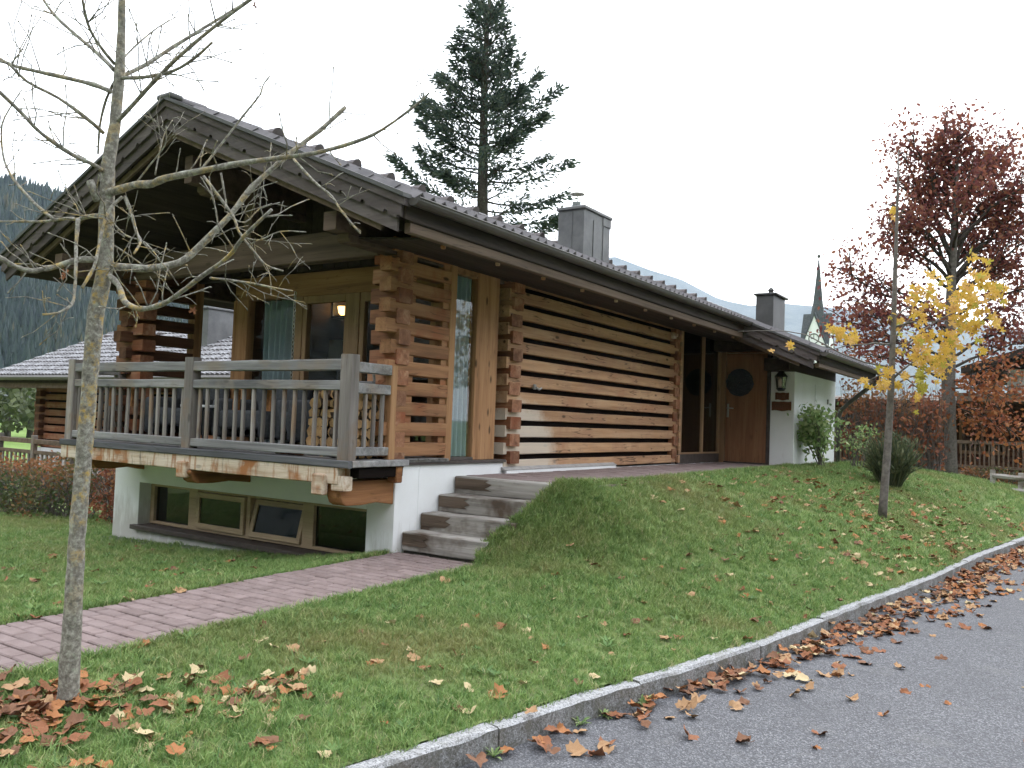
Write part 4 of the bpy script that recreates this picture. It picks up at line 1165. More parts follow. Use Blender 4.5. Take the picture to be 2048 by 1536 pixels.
# ================================================================== FOLIAGE HELPERS
def card(b, c, s, nrm=None, asp=.55, r=None):
    """one leaf: a bent diamond of two triangles pairs, free orientation"""
    d = Vector((random.gauss(0, 1), random.gauss(0, 1), random.gauss(0, 1))).normalized() if nrm is None else nrm
    e = d.cross(Vector((random.gauss(0, 1), random.gauss(0, 1), random.gauss(0, 1)))).normalized()
    s *= random.uniform(.7, 1.25); a = d * s * .5; w = e * s * asp * .5
    b.quad(c - a, c + w, c + a, c - w, 0, random.random() if r is None else r)
def lobed(b, c, s, r=None, up=None):
    """maple leaf: five-lobed star, slightly folded"""
    n = up if up is not None else Vector((random.gauss(0, 1), random.gauss(0, 1), random.gauss(0, .7))).normalized()
    e = n.cross(Vector((random.gauss(0, 1), random.gauss(0, 1), random.gauss(0, 1)))).normalized(); f = n.cross(e)
    rr = random.random() if r is None else r; s *= random.uniform(.75, 1.2)
    i0 = len(b.v); b.v.append(tuple(c))
    for q, (a, l) in enumerate(((-2.5, .35), (-1.9, .42), (-1.45, .24), (-.95, .52), (-.5, .27), (0, .6), (.5, .27), (.95, .52), (1.45, .24), (1.9, .42), (2.5, .35))):
        p = c + (f * math.cos(a) + e * math.sin(a)) * s * l + n * s * (.1 * abs(math.sin(a * 1.3)))
        b.v.append(tuple(p))
    for q in range(10): b.face((i0, i0 + 1 + q, i0 + 2 + q), 0, rr)
def curve(p0, p1, bend, n=6, wob=.0, seed=0):
    p0, p1 = Vector(p0), Vector(p1); L_ = (p1 - p0).length; out = []
    for k in range(n + 1):
        t = k / n; p = p0.lerp(p1, t) + Vector(bend) * math.sin(t * PI) * L_
        if 0 < k: p += Vector((noise.noise(Vector((t * 3, seed, 1))), noise.noise(Vector((t * 3, seed, 5))), noise.noise(Vector((t * 3, seed, 9))))) * wob * L_
        out.append(p)
    return out

# ================================================================== FOREGROUND TREE
random.seed(21)
TD = 4.72
tb0 = hit(134, 1412); TD = (tb0 - CAM).dot(FV)
tr = empty('bare_tree', tb0, 'nearly leafless young tree with yellow lichen beside the brick path', 'tree')
def P3(x, y, d): return px(x, y, d)
trunk = [(134, 1425, 23), (137, 1385, 20.5), (141, 1300, 18.5), (147, 1200, 16.5), (154, 1080, 16), (167, 920, 15), (180, 760, 15), (192, 625, 16), (204, 570, 15), (211, 530, 14.5), (213, 430, 14), (217, 330, 13), (223, 290, 12), (230, 250, 11), (239, 150, 10), (243, 60, 7.5), (246, -120, 6)]
pts = [P3(x, y, TD) for x, y, r in trunk]; rad = [r / FL * TD for x, y, r in trunk]
pp, rr_ = [], []
for k in range(len(pts) - 1):
    m_ = max(1, int((pts[k + 1] - pts[k]).length / .05))
    for q in range(m_): pp.append(pts[k].lerp(pts[k + 1], q / m_)); rr_.append(rad[k] + (rad[k + 1] - rad[k]) * q / m_)
pp.append(pts[-1]); rr_.append(rad[-1])
b = MB(); b.tube(pp, rr_, 16, jit=.13); b.obj('trunk', M['bark_fg'], tr, smooth=True)
BR = [
 ([(190, 395), (265, 371), (301, 368), (330, 357), (401, 342), (491, 325), (573, 314), (634, 305), (710, 284), (765, 259), (836, 207), (858, 186)], 8.5, 1.4, -.5, 6),
 ([(222, 532), (292, 537), (358, 525), (396, 496), (458, 433), (504, 375), (562, 322), (598, 292), (642, 259), (691, 214)], 7.5, 4.2, .35, 5),
 ([(212, 545), (237, 571), (250, 604), (283, 618), (325, 608), (362, 584), (400, 555), (458, 512), (486, 475), (543, 419)], 6, 2.5, -.75, 6),
 ([(205, 520), (185, 519), (160, 519), (137, 525), (109, 534), (86, 538), (64, 542), (39, 536), (20, 528), (0, 515), (-50, 495)], 6.5, 4, -.3, 4),
 ([(207, 432), (195, 431), (172, 434), (156, 439), (133, 437), (109, 440), (86, 443), (39, 443), (-40, 443)], 5.5, 2, .4, 3),
 ([(109, 440), (78, 415), (59, 396), (31, 364), (18, 343), (6, 310), (4, 250), (25, 208), (44, 179)], 3.5, 1.2, .3, 4),
 ([(156, 439), (154, 466), (152, 495), (152, 530), (150, 573), (147, 600), (138, 614), (115, 626), (85, 629)], 4.2, 2, -.35, 4),
 ([(244, 394), (221, 417), (207, 450), (197, 495), (188, 534), (164, 576)], 3.5, 2.8, -.25, 2),
 ([(250, 394), (262, 425), (273, 464), (281, 484), (268, 507)], 3.5, 2.3, -.3, 2),
 ([(221, 183), (187, 169), (125, 154), (62, 140), (21, 129), (-10, 112)], 5, 3.5, .2, 4),
 ([(208, 267), (175, 238), (117, 196), (54, 163), (15, 124)], 4, 2.5, -.2, 4),
 ([(210, 345), (187, 329), (146, 310), (83, 267), (42, 225), (-20, 165)], 4.5, 3, -.45, 5),
 ([(228, 140), (204, 115), (158, 75), (108, 29), (75, -20)], 4.2, 3, .3, 4),
 ([(229, 128), (200, 92), (175, 46), (160, -30)], 3.4, 2, -.3, 3),
 ([(238, 155), (292, 129), (346, 94), (417, 50), (510, -6)], 4.4, 2.5, .45, 6),
 ([(228, 250), (271, 204), (308, 163), (358, 113), (433, 50), (520, -15)], 4.6, 3, -.35, 6),
 ([(238, 156), (292, 154), (346, 142), (388, 117), (424, 85)], 3.8, 2.4, -.4, 3),
 ([(229, 163), (212, 200), (200, 250), (196, 308)], 3.0, 2, .2, 2),
 ([(245, 118), (275, 88), (317, 54), (358, 31)], 2.2, 1, .3, 3),
 ([(401, 341), (431, 303), (486, 232), (519, 191), (527, 169), (541, 150)], 2.8, 1.2, .15, 4),
 ([(587, 318), (628, 363), (664, 393), (683, 423), (721, 467)], 2.8, 1.6, -.2, 2),
 ([(407, 352), (453, 413), (470, 440), (478, 464), (508, 503), (532, 530), (566, 542)], 3.0, 1.8, -.1, 3),
 ([(442, 346), (447, 375), (453, 411)], 2.4, 2, .0, 1),
 ([(420, 556), (450, 559), (500, 566), (540, 574), (585, 582)], 2.4, 1.6, -.05, 4),
 ([(458, 433), (490, 445), (519, 418), (560, 405)], 1.8, 1, .1, 2),
 ([(486, 475), (520, 480), (560, 463), (612, 464)], 1.8, 1, -.1, 2),
 ([(310, 350), (320, 300), (330, 265), (345, 240)], 1.8, .9, .1, 2),
 ([(268, 372), (300, 330), (330, 290), (332, 252)], 2.0, 1, -.15, 2),
 ([(222, 440), (250, 470), (290, 485), (320, 520)], 2.0, 1.2, -.2, 3),
 ([(210, 480), (250, 505), (300, 540), (330, 555)], 2.0, 1.2, .2, 3),
]
random.seed(33)
for poly, r0, r1, dd, ntw in BR:
    b = MB(); n_ = len(poly); P_ = []
    for k, (x, y) in enumerate(poly):
        P_.append(P3(x, y, TD + dd * k / (n_ - 1)))
    # finer, slightly knobbly
    Q, R_ = [], []
    for k in range(n_ - 1):
        for q in range(3):
            t = q / 3; gl = (k + t) / (n_ - 1)
            a0 = P_[max(k - 1, 0)]; a1 = P_[k]; a2 = P_[k + 1]; a3 = P_[min(k + 2, n_ - 1)]
            p = .5 * ((2 * a1) + (a2 - a0) * t + (2 * a0 - 5 * a1 + 4 * a2 - a3) * t * t + (3 * a1 - a0 - 3 * a2 + a3) * t ** 3)
            Q.append(p); R_.append((r0 + (r1 - r0) * gl) / FL * TD * (1 + random.uniform(-.12, .16)))
    Q.append(P_[-1]); R_.append(r1 / FL * TD)
    b.tube(Q, R_, 8, jit=.15)
    # twigs with buds
    for _ in range(int(ntw * 2.6)):
        k = random.randint(len(Q) // 4, len(Q) - 2); base = Q[k]; dirn = (Q[k + 1] - Q[k]).normalized()
        side = dirn.cross(Vector((random.gauss(0, 1), random.gauss(0, 1), random.gauss(0, 1)))).normalized()
        ln_ = random.uniform(.07, .28); d1 = (dirn * random.uniform(.2, .9) + side + Vector((0, 0, random.uniform(-.2, .5)))).normalized()
        tp = [base]; 
        for q in range(3): tp.append(tp[-1] + (d1 + Vector((random.uniform(-.3, .3), random.uniform(-.3, .3), random.uniform(-.1, .35)))) * ln_ / 3)
        tr_ = max(.0016, min(R_[k] * .45, .0035)); b.tube(tp, [tr_, tr_ * .85, tr_ * .7, tr_ * .75], 5)
        b.tube([tp[-1], tp[-1] + d1 * .012], [tr_ * 1.3, tr_ * .4], 5)
        for q in (1, 2):
            if random.random() < .6:
                s2 = (side + Vector((random.gauss(0, .7), random.gauss(0, .7), random.gauss(0, .7)))).normalized()
                e = tp[q] + s2 * random.uniform(.02, .08); b.tube([tp[q], tp[q].lerp(e, .5) + Vector((0, 0, .006)), e], [.0018, .0015, .0016], 4)
    b.obj('branch', M['bark_fg'], tr, smooth=True)
b = MB(); b.tube([P3(196, 402, TD - .02), P3(186, 378, TD - .03), P3(180, 362, TD - .03)], [.02, .019, .018], 9, jit=.1); b.obj('branch_stub', M['bark_fg'], tr, smooth=True)
for x, y, d in ((130, 543, 4.6), (126, 552, 4.6), (8, 337, 5.0), (386, 623, 4.2), (510, 10, 5.1), (118, 230, 4.6)):
    b = MB(); lobed(b, P3(x, y, d), .05, .5); b.obj('leaf', LEAFC['rust'], tr)

# ================================================================== YOUNG YELLOW MAPLE ON THE LAWN
random.seed(51)
mp_ = hit(1765, 1036); MD = (mp_ - CAM).dot(FV)
my = empty('young_maple', mp_, 'slim young maple with the last yellow leaves, standing on the lawn near the kerb', 'tree')
tk = [(1764, 1042, 11), (1767, 1000, 9.5), (1775, 900, 8.6), (1782, 780, 7.6), (1787, 650, 6.2), (1791, 520, 4.6), (1795, 400, 2.8), (1797, 300, 1.2)]
b = MB(); b.tube([px(x, y, MD) for x, y, r in tk], [r * .86 / FL * MD for x, y, r in tk], 10, jit=.08); b.obj('trunk', M['bark_mid'], my, smooth=True)
MBR = [((1786, 690), (1655, 700), -.3, 2.4), ((1783, 735), (1480, 655), .3, 2.0), ((1788, 640), (1860, 590), .5, 2.4), ((1787, 655), (1905, 640), -.4, 2.6), ((1786, 690), (1890, 560), .2, 2.4), ((1784, 760), (1860, 700), -.2, 2.6), ((1784, 775), (1895, 735), .3, 2.4), ((1790, 600), (1760, 560), .3, 1.6), ((1789, 620), (1745, 600), -.3, 1.6), ((1790, 560), (1830, 530), .2, 1.6), ((1784, 740), (1850, 790), -.3, 2), ((1786, 700), (1990, 600), .6, 2.4), ((1784, 745), (1730, 765), .1, 1.8), ((1793, 470), (1770, 420), 0, 1.2), ((1793, 450), (1815, 400), 0, 1.2)]
for (a, c, dd, r) in MBR:
    q = curve(px(*a, MD), px(*c, MD + dd), (0, 0, .05), 7, .05, a[1] * .1)
    b = MB(); b.tube(q, [r / FL * MD * (1 - .75 * k / 7) for k in range(8)], 5); b.obj('branch', M['bark_mid'], my, smooth=True)
b = MB()
CL = [(1829, 594, 16, 10), (1842, 630, 16, 10), (1851, 587, 14, 9), (1870, 612, 14, 7), (1922, 585, 18, 14), (1940, 590, 18, 14), (1967, 567, 18, 12), (1993, 580, 18, 14), (1960, 617, 20, 14), (1910, 617, 16, 12), (1922, 648, 20, 18), (1955, 655, 18, 16), (1991, 648, 14, 7), (1842, 677, 16, 14), (1887, 677, 17, 15), (1851, 716, 18, 18), (1887, 720, 18, 18), (1874, 738, 18, 14), (1833, 720, 14, 10), (1842, 750, 9, 9), (1845, 776, 11, 9), (1775, 747, 10, 6), (1766, 768, 11, 7), (1809, 754, 8, 5), (1795, 766, 6, 3), (1730, 765, 8, 4), (1834, 795, 7, 3), (1836, 828, 5, 1), (1705, 676, 13, 11), (1685, 668, 13, 10), (1665, 660, 9, 6), (1795, 700, 6, 2), (1545, 702, 3, 1), (1578, 694, 5, 2), (1815, 690, 16, 6), (1880, 555, 22, 9), (1960, 530, 20, 9), (1905, 690, 20, 9), (1800, 640, 20, 5), (1790, 430, 8, 3), (1960, 690, 12, 3)]
for x, y, s, n_ in CL:
    dd = random.uniform(-.5, .5)
    for _ in range(int(n_ * 1.7)):
        gr = .12 if (abs(x - 1842) < 8 and y > 740) or random.random() < .1 else random.uniform(.3, 1)
        up = Vector((random.gauss(.4, .6), random.gauss(-.8, .6), random.gauss(.25, .5))).normalized()
        lobed(b, px(x + random.gauss(0, s * .62), y + random.gauss(0, s * .62), MD + dd + random.gauss(0, .18)), .125, gr, up)
b.obj('crown', M['maple'], my, attr=True)

# ================================================================== RED OAK BEHIND
random.seed(61)
ob = Vector((3.45, 18.6, lawn_r(3.45, 18.6))); 
ob = onX(1897, 955, 3.4) if False else px(1897, 952, 20.0)
OD = 20.0
oz = ob.z
ok_ = empty('red_oak', ob, 'tall oak in dark red autumn leaf behind the young maple', 'tree')
tk = [(1897, 962, 17), (1898, 930, 15), (1897, 850, 13.5), (1897, 760, 12.5), (1900, 650, 10.5), (1903, 560, 8.5), (1908, 470, 6.5), (1912, 380, 4.5), (1916, 290, 2.2)]
b = MB(); b.tube([px(x, y, OD) for x, y, r in tk], [r / FL * OD for x, y, r in tk], 12, jit=.08); b.obj('trunk', M['bark_mid'], ok_, smooth=True)
tips = []
def oak_branch(a, c, dd, r, leafy, nsub=6):
    if c[1] < 570: c = (1912 + (c[0] - 1912) * 1.22, c[1] + 6)
    q = curve(px(*a, OD), px(*c, OD + dd), (0, 0, .07), 8, .06, a[1] * .07 + c[0] * .01)
    b = MB(); b.tube(q, [r / FL * OD * (1 - .8 * k / 8) for k in range(9)], 6)
    for _ in range(int(nsub * 1.7)):
        k = random.randint(3, 7); d = (q[k + 1] - q[k]).normalized()
        s = (d + Vector((random.gauss(0, .8), random.gauss(0, .8), random.gauss(.2, .6)))).normalized() * random.uniform(.4, .95)
        e = curve(q[k], q[k] + s, (0, 0, .08), 4, .08, random.random() * 50); b.tube(e, [.018, .014, .011, .008, .004], 4)
        for p in e[1:]: tips.append((p, leafy))
    for p in q[4:]: tips.append((p, leafy))
    b.obj('branch', M['bark_dark'], ok_, smooth=True)
OB = [((1900, 640), (1760, 560), .6, 4), ((1900, 620), (2040, 470), -.5, 5), ((1901, 600), (1990, 430), .8, 5), ((1903, 560), (1830, 430), -.5, 4.5), ((1904, 540), (1970, 380), .3, 4.5), ((1906, 500), (1850, 370), .8, 4), ((1908, 470), (1960, 330), -.5, 3.6), ((1908, 450), (1870, 310), .4, 3.4), ((1911, 400), (1945, 290), .3, 2.6), ((1912, 380), (1890, 275), -.3, 2.4), ((1914, 340), (1918, 268), 0, 2), ((1902, 580), (1820, 500), 1.2, 4), ((1902, 570), (2000, 520), 1.4, 4), ((1906, 500), (2010, 360), .9, 4), ((1905, 520), (1810, 350), .2, 4), ((1898, 700), (1690, 600), .9, 3.5), ((1898, 720), (1680, 690), -.7, 3.2), ((1898, 690), (2060, 600), .6, 3.5), ((1897, 740), (2060, 690), .3, 3.2), ((1897, 760), (1720, 720), 1.3, 2.8), ((1904, 540), (2045, 440), .9, 4), ((1907, 480), (2030, 400), .2, 3.4), ((1899, 660), (1740, 640), -.3, 3), ((1906, 520), (1815, 300), .6, 4), ((1908, 480), (1840, 275), -.2, 3.5), ((1909, 440), (1990, 285), .5, 3.5), ((1906, 500), (2050, 340), -.4, 4), ((1904, 560), (2060, 410), 1.0, 4), ((1905, 540), (1800, 400), -1.0, 4), ((1903, 570), (1790, 460), .3, 4), ((1902, 590), (2070, 520), .2, 4), ((1900, 640), (2075, 560), -.6, 4), ((1909, 430), (1875, 285), 1.0, 3), ((1911, 400), (2000, 320), 1.1, 3), ((1906, 500), (1930, 380), -1.4, 3.5), ((1907, 470), (1885, 390), 1.5, 3.5), ((1903, 560), (1945, 470), 1.6, 3.5), ((1898, 720), (2070, 640), .9, 3.4), ((1898, 700), (1715, 530), .2, 3), ((1899, 680), (1830, 620), -1.2, 3), ((1898, 740), (1660, 640), .4, 2.6)]
for a, c, dd, r in OB: oak_branch(a, c, dd, r, 1 if c[1] < 560 else .55, 9 if c[1] < 560 else 6)
b = MB()
for p, lf in tips:
    for _ in range(int((8.5 if lf == 1 else 9) * random.choice((.2, .6, 1.0, 1.7)))):
        card(b, p + Vector((random.gauss(0, .17), random.gauss(0, .17), random.gauss(0, .15))), .12, None, .6)
b.obj('crown', M['oak'], ok_, attr=True)
# lower, orange skirts of the oak hanging over the neighbour's balcony
tips = []
for a, c, dd, r in (((1897, 800), (2010, 860), -.6, 2.5), ((1897, 780), (2050, 800), .3, 2.5), ((1897, 790), (1960, 880), .4, 2.2), ((1897, 820), (2050, 870), -.9, 2.2), ((1897, 770), (2040, 750), 1.0, 2.4), ((1897, 800), (1850, 830), .6, 1.8), ((1897, 760), (1980, 790), -.9, 2), ((1897, 790), (1845, 870), -.3, 1.6)):
    oak_branch(a, c, dd, r, 2, 6)
b = MB()
for p, lf in tips:
    for _ in range(random.choice((1, 3, 6, 9))): card(b, p + Vector((random.gauss(0, .2), random.gauss(0, .2), random.gauss(0, .15))), .125, None, .6)
b.obj('lower_leaves', M['oak_low'], ok_, attr=True)

# ================================================================== BIG CONIFER BEHIND THE HOUSE
random.seed(71)
CD = 36.0
cf = empty('fir_tree', px(965, 640, CD), 'tall dark fir with ragged upswept branches rising behind the chalet roof', 'tree')
tk = [(965, 640, 15), (965, 420, 12), (966, 330, 10), (968, 230, 8), (970, 120, 6), (976, 40, 4), (984, -30, 2)]
b = MB(); b.tube([px(x, y, CD) for x, y, r in tk], [r / FL * CD for x, y, r in tk], 10, jit=.08); b.obj('trunk', M['bark_dark'], cf, smooth=True)
def tx(y): return float(np.interp(y, [t[1] for t in tk[::-1]], [t[0] for t in tk[::-1]]))
FB = []
for (ys, ex, ey, dn) in ((95, 1020, 40, 1), (110, 1025, 75, 1), (150, 1022, 90, 1), (170, 1010, 115, 1), (200, 1003, 140, 1), (60, 1005, 10, 1), (40, 1000, -10, 1), (80, 920, 55, 1), (110, 912, 70, 1), (130, 900, 90, 1), (60, 940, 15, 1), (45, 950, -15, 1), (160, 905, 125, 1), (190, 915, 140, 1), (205, 880, 145, 1), (230, 905, 165, 1), (250, 872, 150, 1), (265, 900, 200, 1), (215, 1040, 115, 1), (235, 1080, 145, 1), (250, 1048, 170, 1), (262, 1125, 172, .7), (275, 1060, 190, 1), (290, 1092, 228, 1), (300, 1050, 240, .7), (245, 850, 195, 1), (280, 832, 205, 1), (300, 870, 215, 1), (310, 838, 240, 1), (325, 880, 255, 1), (340, 835, 290, .9), (350, 870, 300, 1), (370, 842, 318, .9), (385, 885, 340, 1), (340, 1100, 310, .8), (365, 1142, 322, .9), (330, 1030, 270, .6), (355, 1040, 300, .6), (400, 1138, 385, .9), (420, 1100, 400, .8), (405, 1030, 350, .4), (380, 1000, 330, .8), (390, 930, 350, .9), (430, 880, 385, .6), (430, 785, 310, .9), (440, 1150, 420, .8), (440, 1050, 390, .5), (470, 820, 400, .6), (470, 1130, 440, .7), (300, 930, 250, 1), (320, 1000, 270, .8), (230, 940, 190, 1), (180, 950, 140, 1)):
    FB.append((ys, ex, ey, dn, random.uniform(-1.2, 1.2)))
for k in range(26):
    ys = random.uniform(20, 430); w = 12 + ys * .2
    FB.append((ys, tx(ys) + random.uniform(-w, w), ys - random.uniform(20, 50), .75, random.choice((-1, 1)) * random.uniform(1.0, 2.6) * (ys / 300 + .15)))
for ys, ex, ey, dn, dd in FB:
    p0 = px(tx(ys), ys, CD); p1 = px(ex, ey, CD + dd); L_ = (p1 - p0).length
    q = curve(p0, p1, (0, 0, -.1), 8, .03, ys * .3)
    b = MB(); b.tube(q, [.05 * (1 - .8 * k / 8) for k in range(9)], 5); bo = b.obj('branch', M['bark_dark'], cf)
    b = MB(); dirn = (p1 - p0).normalized(); nn = int(random.choice((110, 160, 230)) * dn * max(L_, .8))
    for _ in range(nn):
        t = random.betavariate(1.7, 1.0) * .82 + .2; t = min(t, 1.0); k = min(int(t * 8), 7); p = q[k].lerp(q[k + 1], t * 8 - k)
        spread = .34 * (1.2 - t) + .12
        off = Vector((random.gauss(0, spread), random.gauss(0, spread), random.gauss(-.1, spread * .55)))
        ax = (dirn * .8 + off.normalized() * .7 + Vector((0, 0, -.12))).normalized()
        card(b, p + off * .8, random.uniform(.14, .3), ax, .34)
    tag(b.obj('needle_spray', M['needle'], bo, attr=True), kind='stuff')

# ================================================================== SHRUBS AND HEDGES
def leafbush(name, c, rx, ry, h, n, mat, label, leaf=.07, stems=9, cat='shrub', asp=.6, group=None, top=.5, smin=.2):
    t = empty(name, c, label, cat, group); c = Vector(c); ends = []
    b = MB()
    for k in range(stems):
        a = random.uniform(0, 2 * PI); e = c + Vector((rx * math.cos(a) * random.uniform(.3, 1), ry * math.sin(a) * random.uniform(.3, 1), h * random.uniform(.6, 1)))
        q = curve(c + Vector((random.gauss(0, .05), random.gauss(0, .05), 0)), e, (0, 0, .1), 5, .06, k); b.tube(q, [.011, .009, .007, .006, .004, .003], 5); ends.append(q)
        for _ in range(3):
            j = random.randint(2, 4); s = curve(q[j], q[j] + Vector((random.gauss(0, rx * .3), random.gauss(0, ry * .3), random.uniform(.0, h * .25))), (0, 0, .1), 3, .05, k); b.tube(s, [.006, .004, .003, .002], 4); ends.append(s)
    b.obj('stems', M['bark_mid'], t)
    b = MB()
    for _ in range(n):
        q = random.choice(ends); t_ = random.uniform(smin, 1) * (len(q) - 1); k = min(int(t_), len(q) - 2); p = q[k].lerp(q[k + 1], t_ - k)
        card(b, p + Vector((random.gauss(0, rx * .16), random.gauss(0, ry * .16), random.gauss(0, h * .06))), leaf, None, asp)
    b.obj('foliage', mat, t, attr=True); return t
random.seed(81)
sp = hit(1625, 936)
leafbush('green_shrub', (1.72, 15.6, lawn_r(1.72, 15.6)), .6, .6, 1.12, 1200, M['shrub'], 'leafy light green shrub growing against the white wall below the downpipe', .1, 13)
leafbush('green_shrub', (1.95, 17.3, lawn_r(1.95, 17.3)), .4, .45, .85, 330, M['shrub'], 'thin straggly green shrub right of the downpipe foot', .07, 10)
bp = hit(1782, 975)
def broom(c, r, h, n, label):
    t = empty('broom_bush', c, label, 'shrub'); c = Vector(c); b = MB()
    for _ in range(n):
        a = random.uniform(0, 2 * PI); rr = r * math.sqrt(random.random()); s = c + Vector((rr * .35 * math.cos(a), rr * .35 * math.sin(a), 0))
        e = c + Vector((rr * math.cos(a), rr * math.sin(a), h * random.uniform(.4, 1.08) * (1 - .25 * rr / r))) + Vector((random.gauss(0, .09), random.gauss(0, .09), 0))
        m_ = s.lerp(e, .5) + Vector((0, 0, h * .08)); w = Vector((random.gauss(0, 1), random.gauss(0, 1), 0)).normalized() * .007; r_ = random.random()
        b.quad(s - w, s + w, m_ + w, m_ - w, 0, r_); b.quad(m_ - w, m_ + w, e + w * .3, e - w * .3, 0, r_)
        for q in range(3): card(b, m_.lerp(e, random.random()) + Vector((random.gauss(0, .03), random.gauss(0, .03), 0)), .1, ((e - m_).normalized() + Vector((random.gauss(0, .4), random.gauss(0, .4), random.gauss(0, .3)))).normalized(), .22)
    b.obj('stems', M['broom'], t, attr=True)
broom(bp, .43, 1.0, 800, 'dense dark green broom bush behind the young maple trunk')

# hedge on the far left in autumn colour
def hedge(name, pts, w, h, n, mat, label, leaf=.06, red_above=None):
    t = empty(name, pts[0], label, 'hedge'); b = MB(); b2 = MB()
    for _ in range(n):
        s = random.random() * (len(pts) - 1); k = min(int(s), len(pts) - 2); c = Vector(pts[k]).lerp(Vector(pts[k + 1]), s - k)
        a = random.uniform(0, PI); prof = 1 + .3 * noise.noise(Vector((c.x * 1.3, c.y * 1.3, a * 2))) + .15 * noise.noise(Vector((c.x * 5, c.y * 5, a * 5)))
        rr = random.betavariate(3, 1) * prof
        p = c + Vector((0, w * rr * math.cos(a), h * rr * math.sin(a) ** .7)) + Vector((random.gauss(0, .04), random.gauss(0, .04), random.gauss(0, .03)))
        f = noise.noise(Vector((p.x * 1.6, p.y * 1.6, p.z * 1.6))) * .9 + .45 + random.gauss(0, .18)
        card(b, p, leaf, None, .6, max(0, min(1, f)))
    for _ in range(260):
        s = random.random() * (len(pts) - 1); k = min(int(s), len(pts) - 2); c = Vector(pts[k]).lerp(Vector(pts[k + 1]), s - k)
        e = c + Vector((random.gauss(0, .2), random.uniform(-w, w) * .9, h * random.uniform(.6, 1.0))); b2.tube([c + Vector((0, random.uniform(-.2, .2), 0)), c.lerp(e, .5) + Vector((0, 0, .05)), e], [.01, .007, .003], 4)
    b.obj('foliage', mat, t, attr=True); b2.obj('stems', M['bark_mid'], t)
random.seed(91)
g = lambda x, y: (x, y, lawn_l(x, y))
hedge('autumn_hedge', [g(-13, 6.6), g(-9.5, 6.9), g(-7.2, 7.3)], .75, .86, 8000, M['hedge_mix'], 'clipped hedge turning olive and brown at the left edge of the lawn', .07)
hedge('red_hedge', [g(-6.9, 7.5), g(-5.9, 7.6), g(-5.1, 7.8)], .55, 1.0, 4000, M['hedge_red'], 'rusty red bush between the hedge and the basement wall', .07)
leafbush('red_shrub', (-7.1, 8.2, lawn_l(-7.1, 8.2)), .5, .5, 1.75, 220, M['hedge_red'], 'tall sparse red-leaved shrub poking above the hedge beside the balcony', .08, 7)
# reddish beech screen right of the house and the low hedge at the right edge
hz = -.25
hedge('beech_screen', [(.8, 21.5, hz), (1.9, 21.6, hz), (3.0, 21.8, hz - .1)], .5, 2.15, 2400, M['hedge_red'], 'russet beech screen behind the downpipe, in front of the neighbouring chalet', .11)
hedge('low_hedge', [px(1925, 985, 21), px(1990, 992, 20.4), px(2080, 1003, 19.8)], .5, .62, 2600, M['hedge_mix'], 'low green hedge behind the lawn at the right edge', .08)
# short timber fence in front of the low hedge
fo = px(1985, 985, 18.6); fe = px(2100, 1000, 18.0)
fn = empty('garden_fence', fo, 'short weathered two-rail garden fence at the right edge of the lawn', 'fence')
for t_ in (0, .5, 1.0):
    c = fo.lerp(fe, t_); hewn((c.x - .05, c.x + .05), (c.y - .05, c.y + .05), (c.z - .3, c.z + .5), 'z', .004, 4, t_).obj('post', M['step'], fn)
for z in (.1, .38):
    d = fe - fo; b = MB(); b.tube([fo + Vector((0, -.07, z)), fo.lerp(fe, .5) + Vector((0, -.07, z + .01)), fe + Vector((0, -.07, z))], .055, 6, jit=.1); b.obj('rail', M['step'], fn)

# ================================================================== NEIGHBOURING CHALET ON THE RIGHT
NY = 30.5
nh = empty('neighbour_chalet', (4, 33, -2), 'dark timber chalet with a long balcony behind the red oak', 'house')
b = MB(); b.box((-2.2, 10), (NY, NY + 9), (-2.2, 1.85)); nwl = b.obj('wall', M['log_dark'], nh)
for k in range(12):
    z = -.3 + k * .18; boxo('board', (-2.2, 10), (NY - .05, NY - .001), (z, z + .165), M['log_dark'], nwl, .008)
for x in (-1.4, .6, 2.4, 4.6):
    f = boxo('window', (x, x + 1.3), (NY - .09, NY - .04), (.1, 1.5), M['frame'], nh, .006)
    boxo('pane', (x + .09, x + .61), (NY - .1, NY - .092), (.2, 1.4), M['glass'], f, 0); boxo('pane', (x + .69, x + 1.21), (NY - .1, NY - .092), (.2, 1.4), M['glass'], f, 0)
b = MB(); b.box((-2.4, 10.2), (NY - 1.5, NY - .05), (-.55, -.42)); nb_ = b.obj('balcony', M['fascia'], nh)
boxo('edge_beam', (-2.4, 10.2), (NY - 1.56, NY - 1.5), (-.62, -.4), M['fascia'], nb_, .006)
for x in np.arange(-2.3, 10.1, 1.9): boxo('post', (x, x + .1), (NY - 1.53, NY - 1.43), (-2.2, .5), M['fascia'], nb_, .006)
boxo('handrail', (-2.4, 10.2), (NY - 1.54, NY - 1.44), (.42, .52), M['fascia'], nb_, .006); boxo('bottom_rail', (-2.4, 10.2), (NY - 1.52, NY - 1.46), (-.3, -.22), M['fascia'], nb_, .006)
bm_ = MB(); bm_.box((-.022, .022), (-.018, .018), (0, .66)); bme = bm_.mesh('baluster', M['fascia'])
for x in np.arange(-2.15, 8, .125): link('baluster', bme, nb_, (x, NY - 1.49, -.24))
b = MB(); b.prism([(NY - 1.9, 1.62), (NY - 1.9, 1.72), (NY + 4.5, 2.1), (NY + 4.5, 1.95)], -3, 2.6, 'x'); nr = b.obj('roof', M['soffit'], nh)
b = MB(); b.box((3.75, 10.5), (NY - .6, NY + 8), (1.85, 2.75)); up = b.obj('upper_storey', M['white'], nh)
b = MB(); b.prism([(2.6, 2.55), (2.6, 2.75), (7.5, 4.4), (12, 2.75), (12, 2.55), (7.5, 4.2)], NY - 1.8, NY + 8, 'y'); b.obj('roof', M['soffit'], nh)
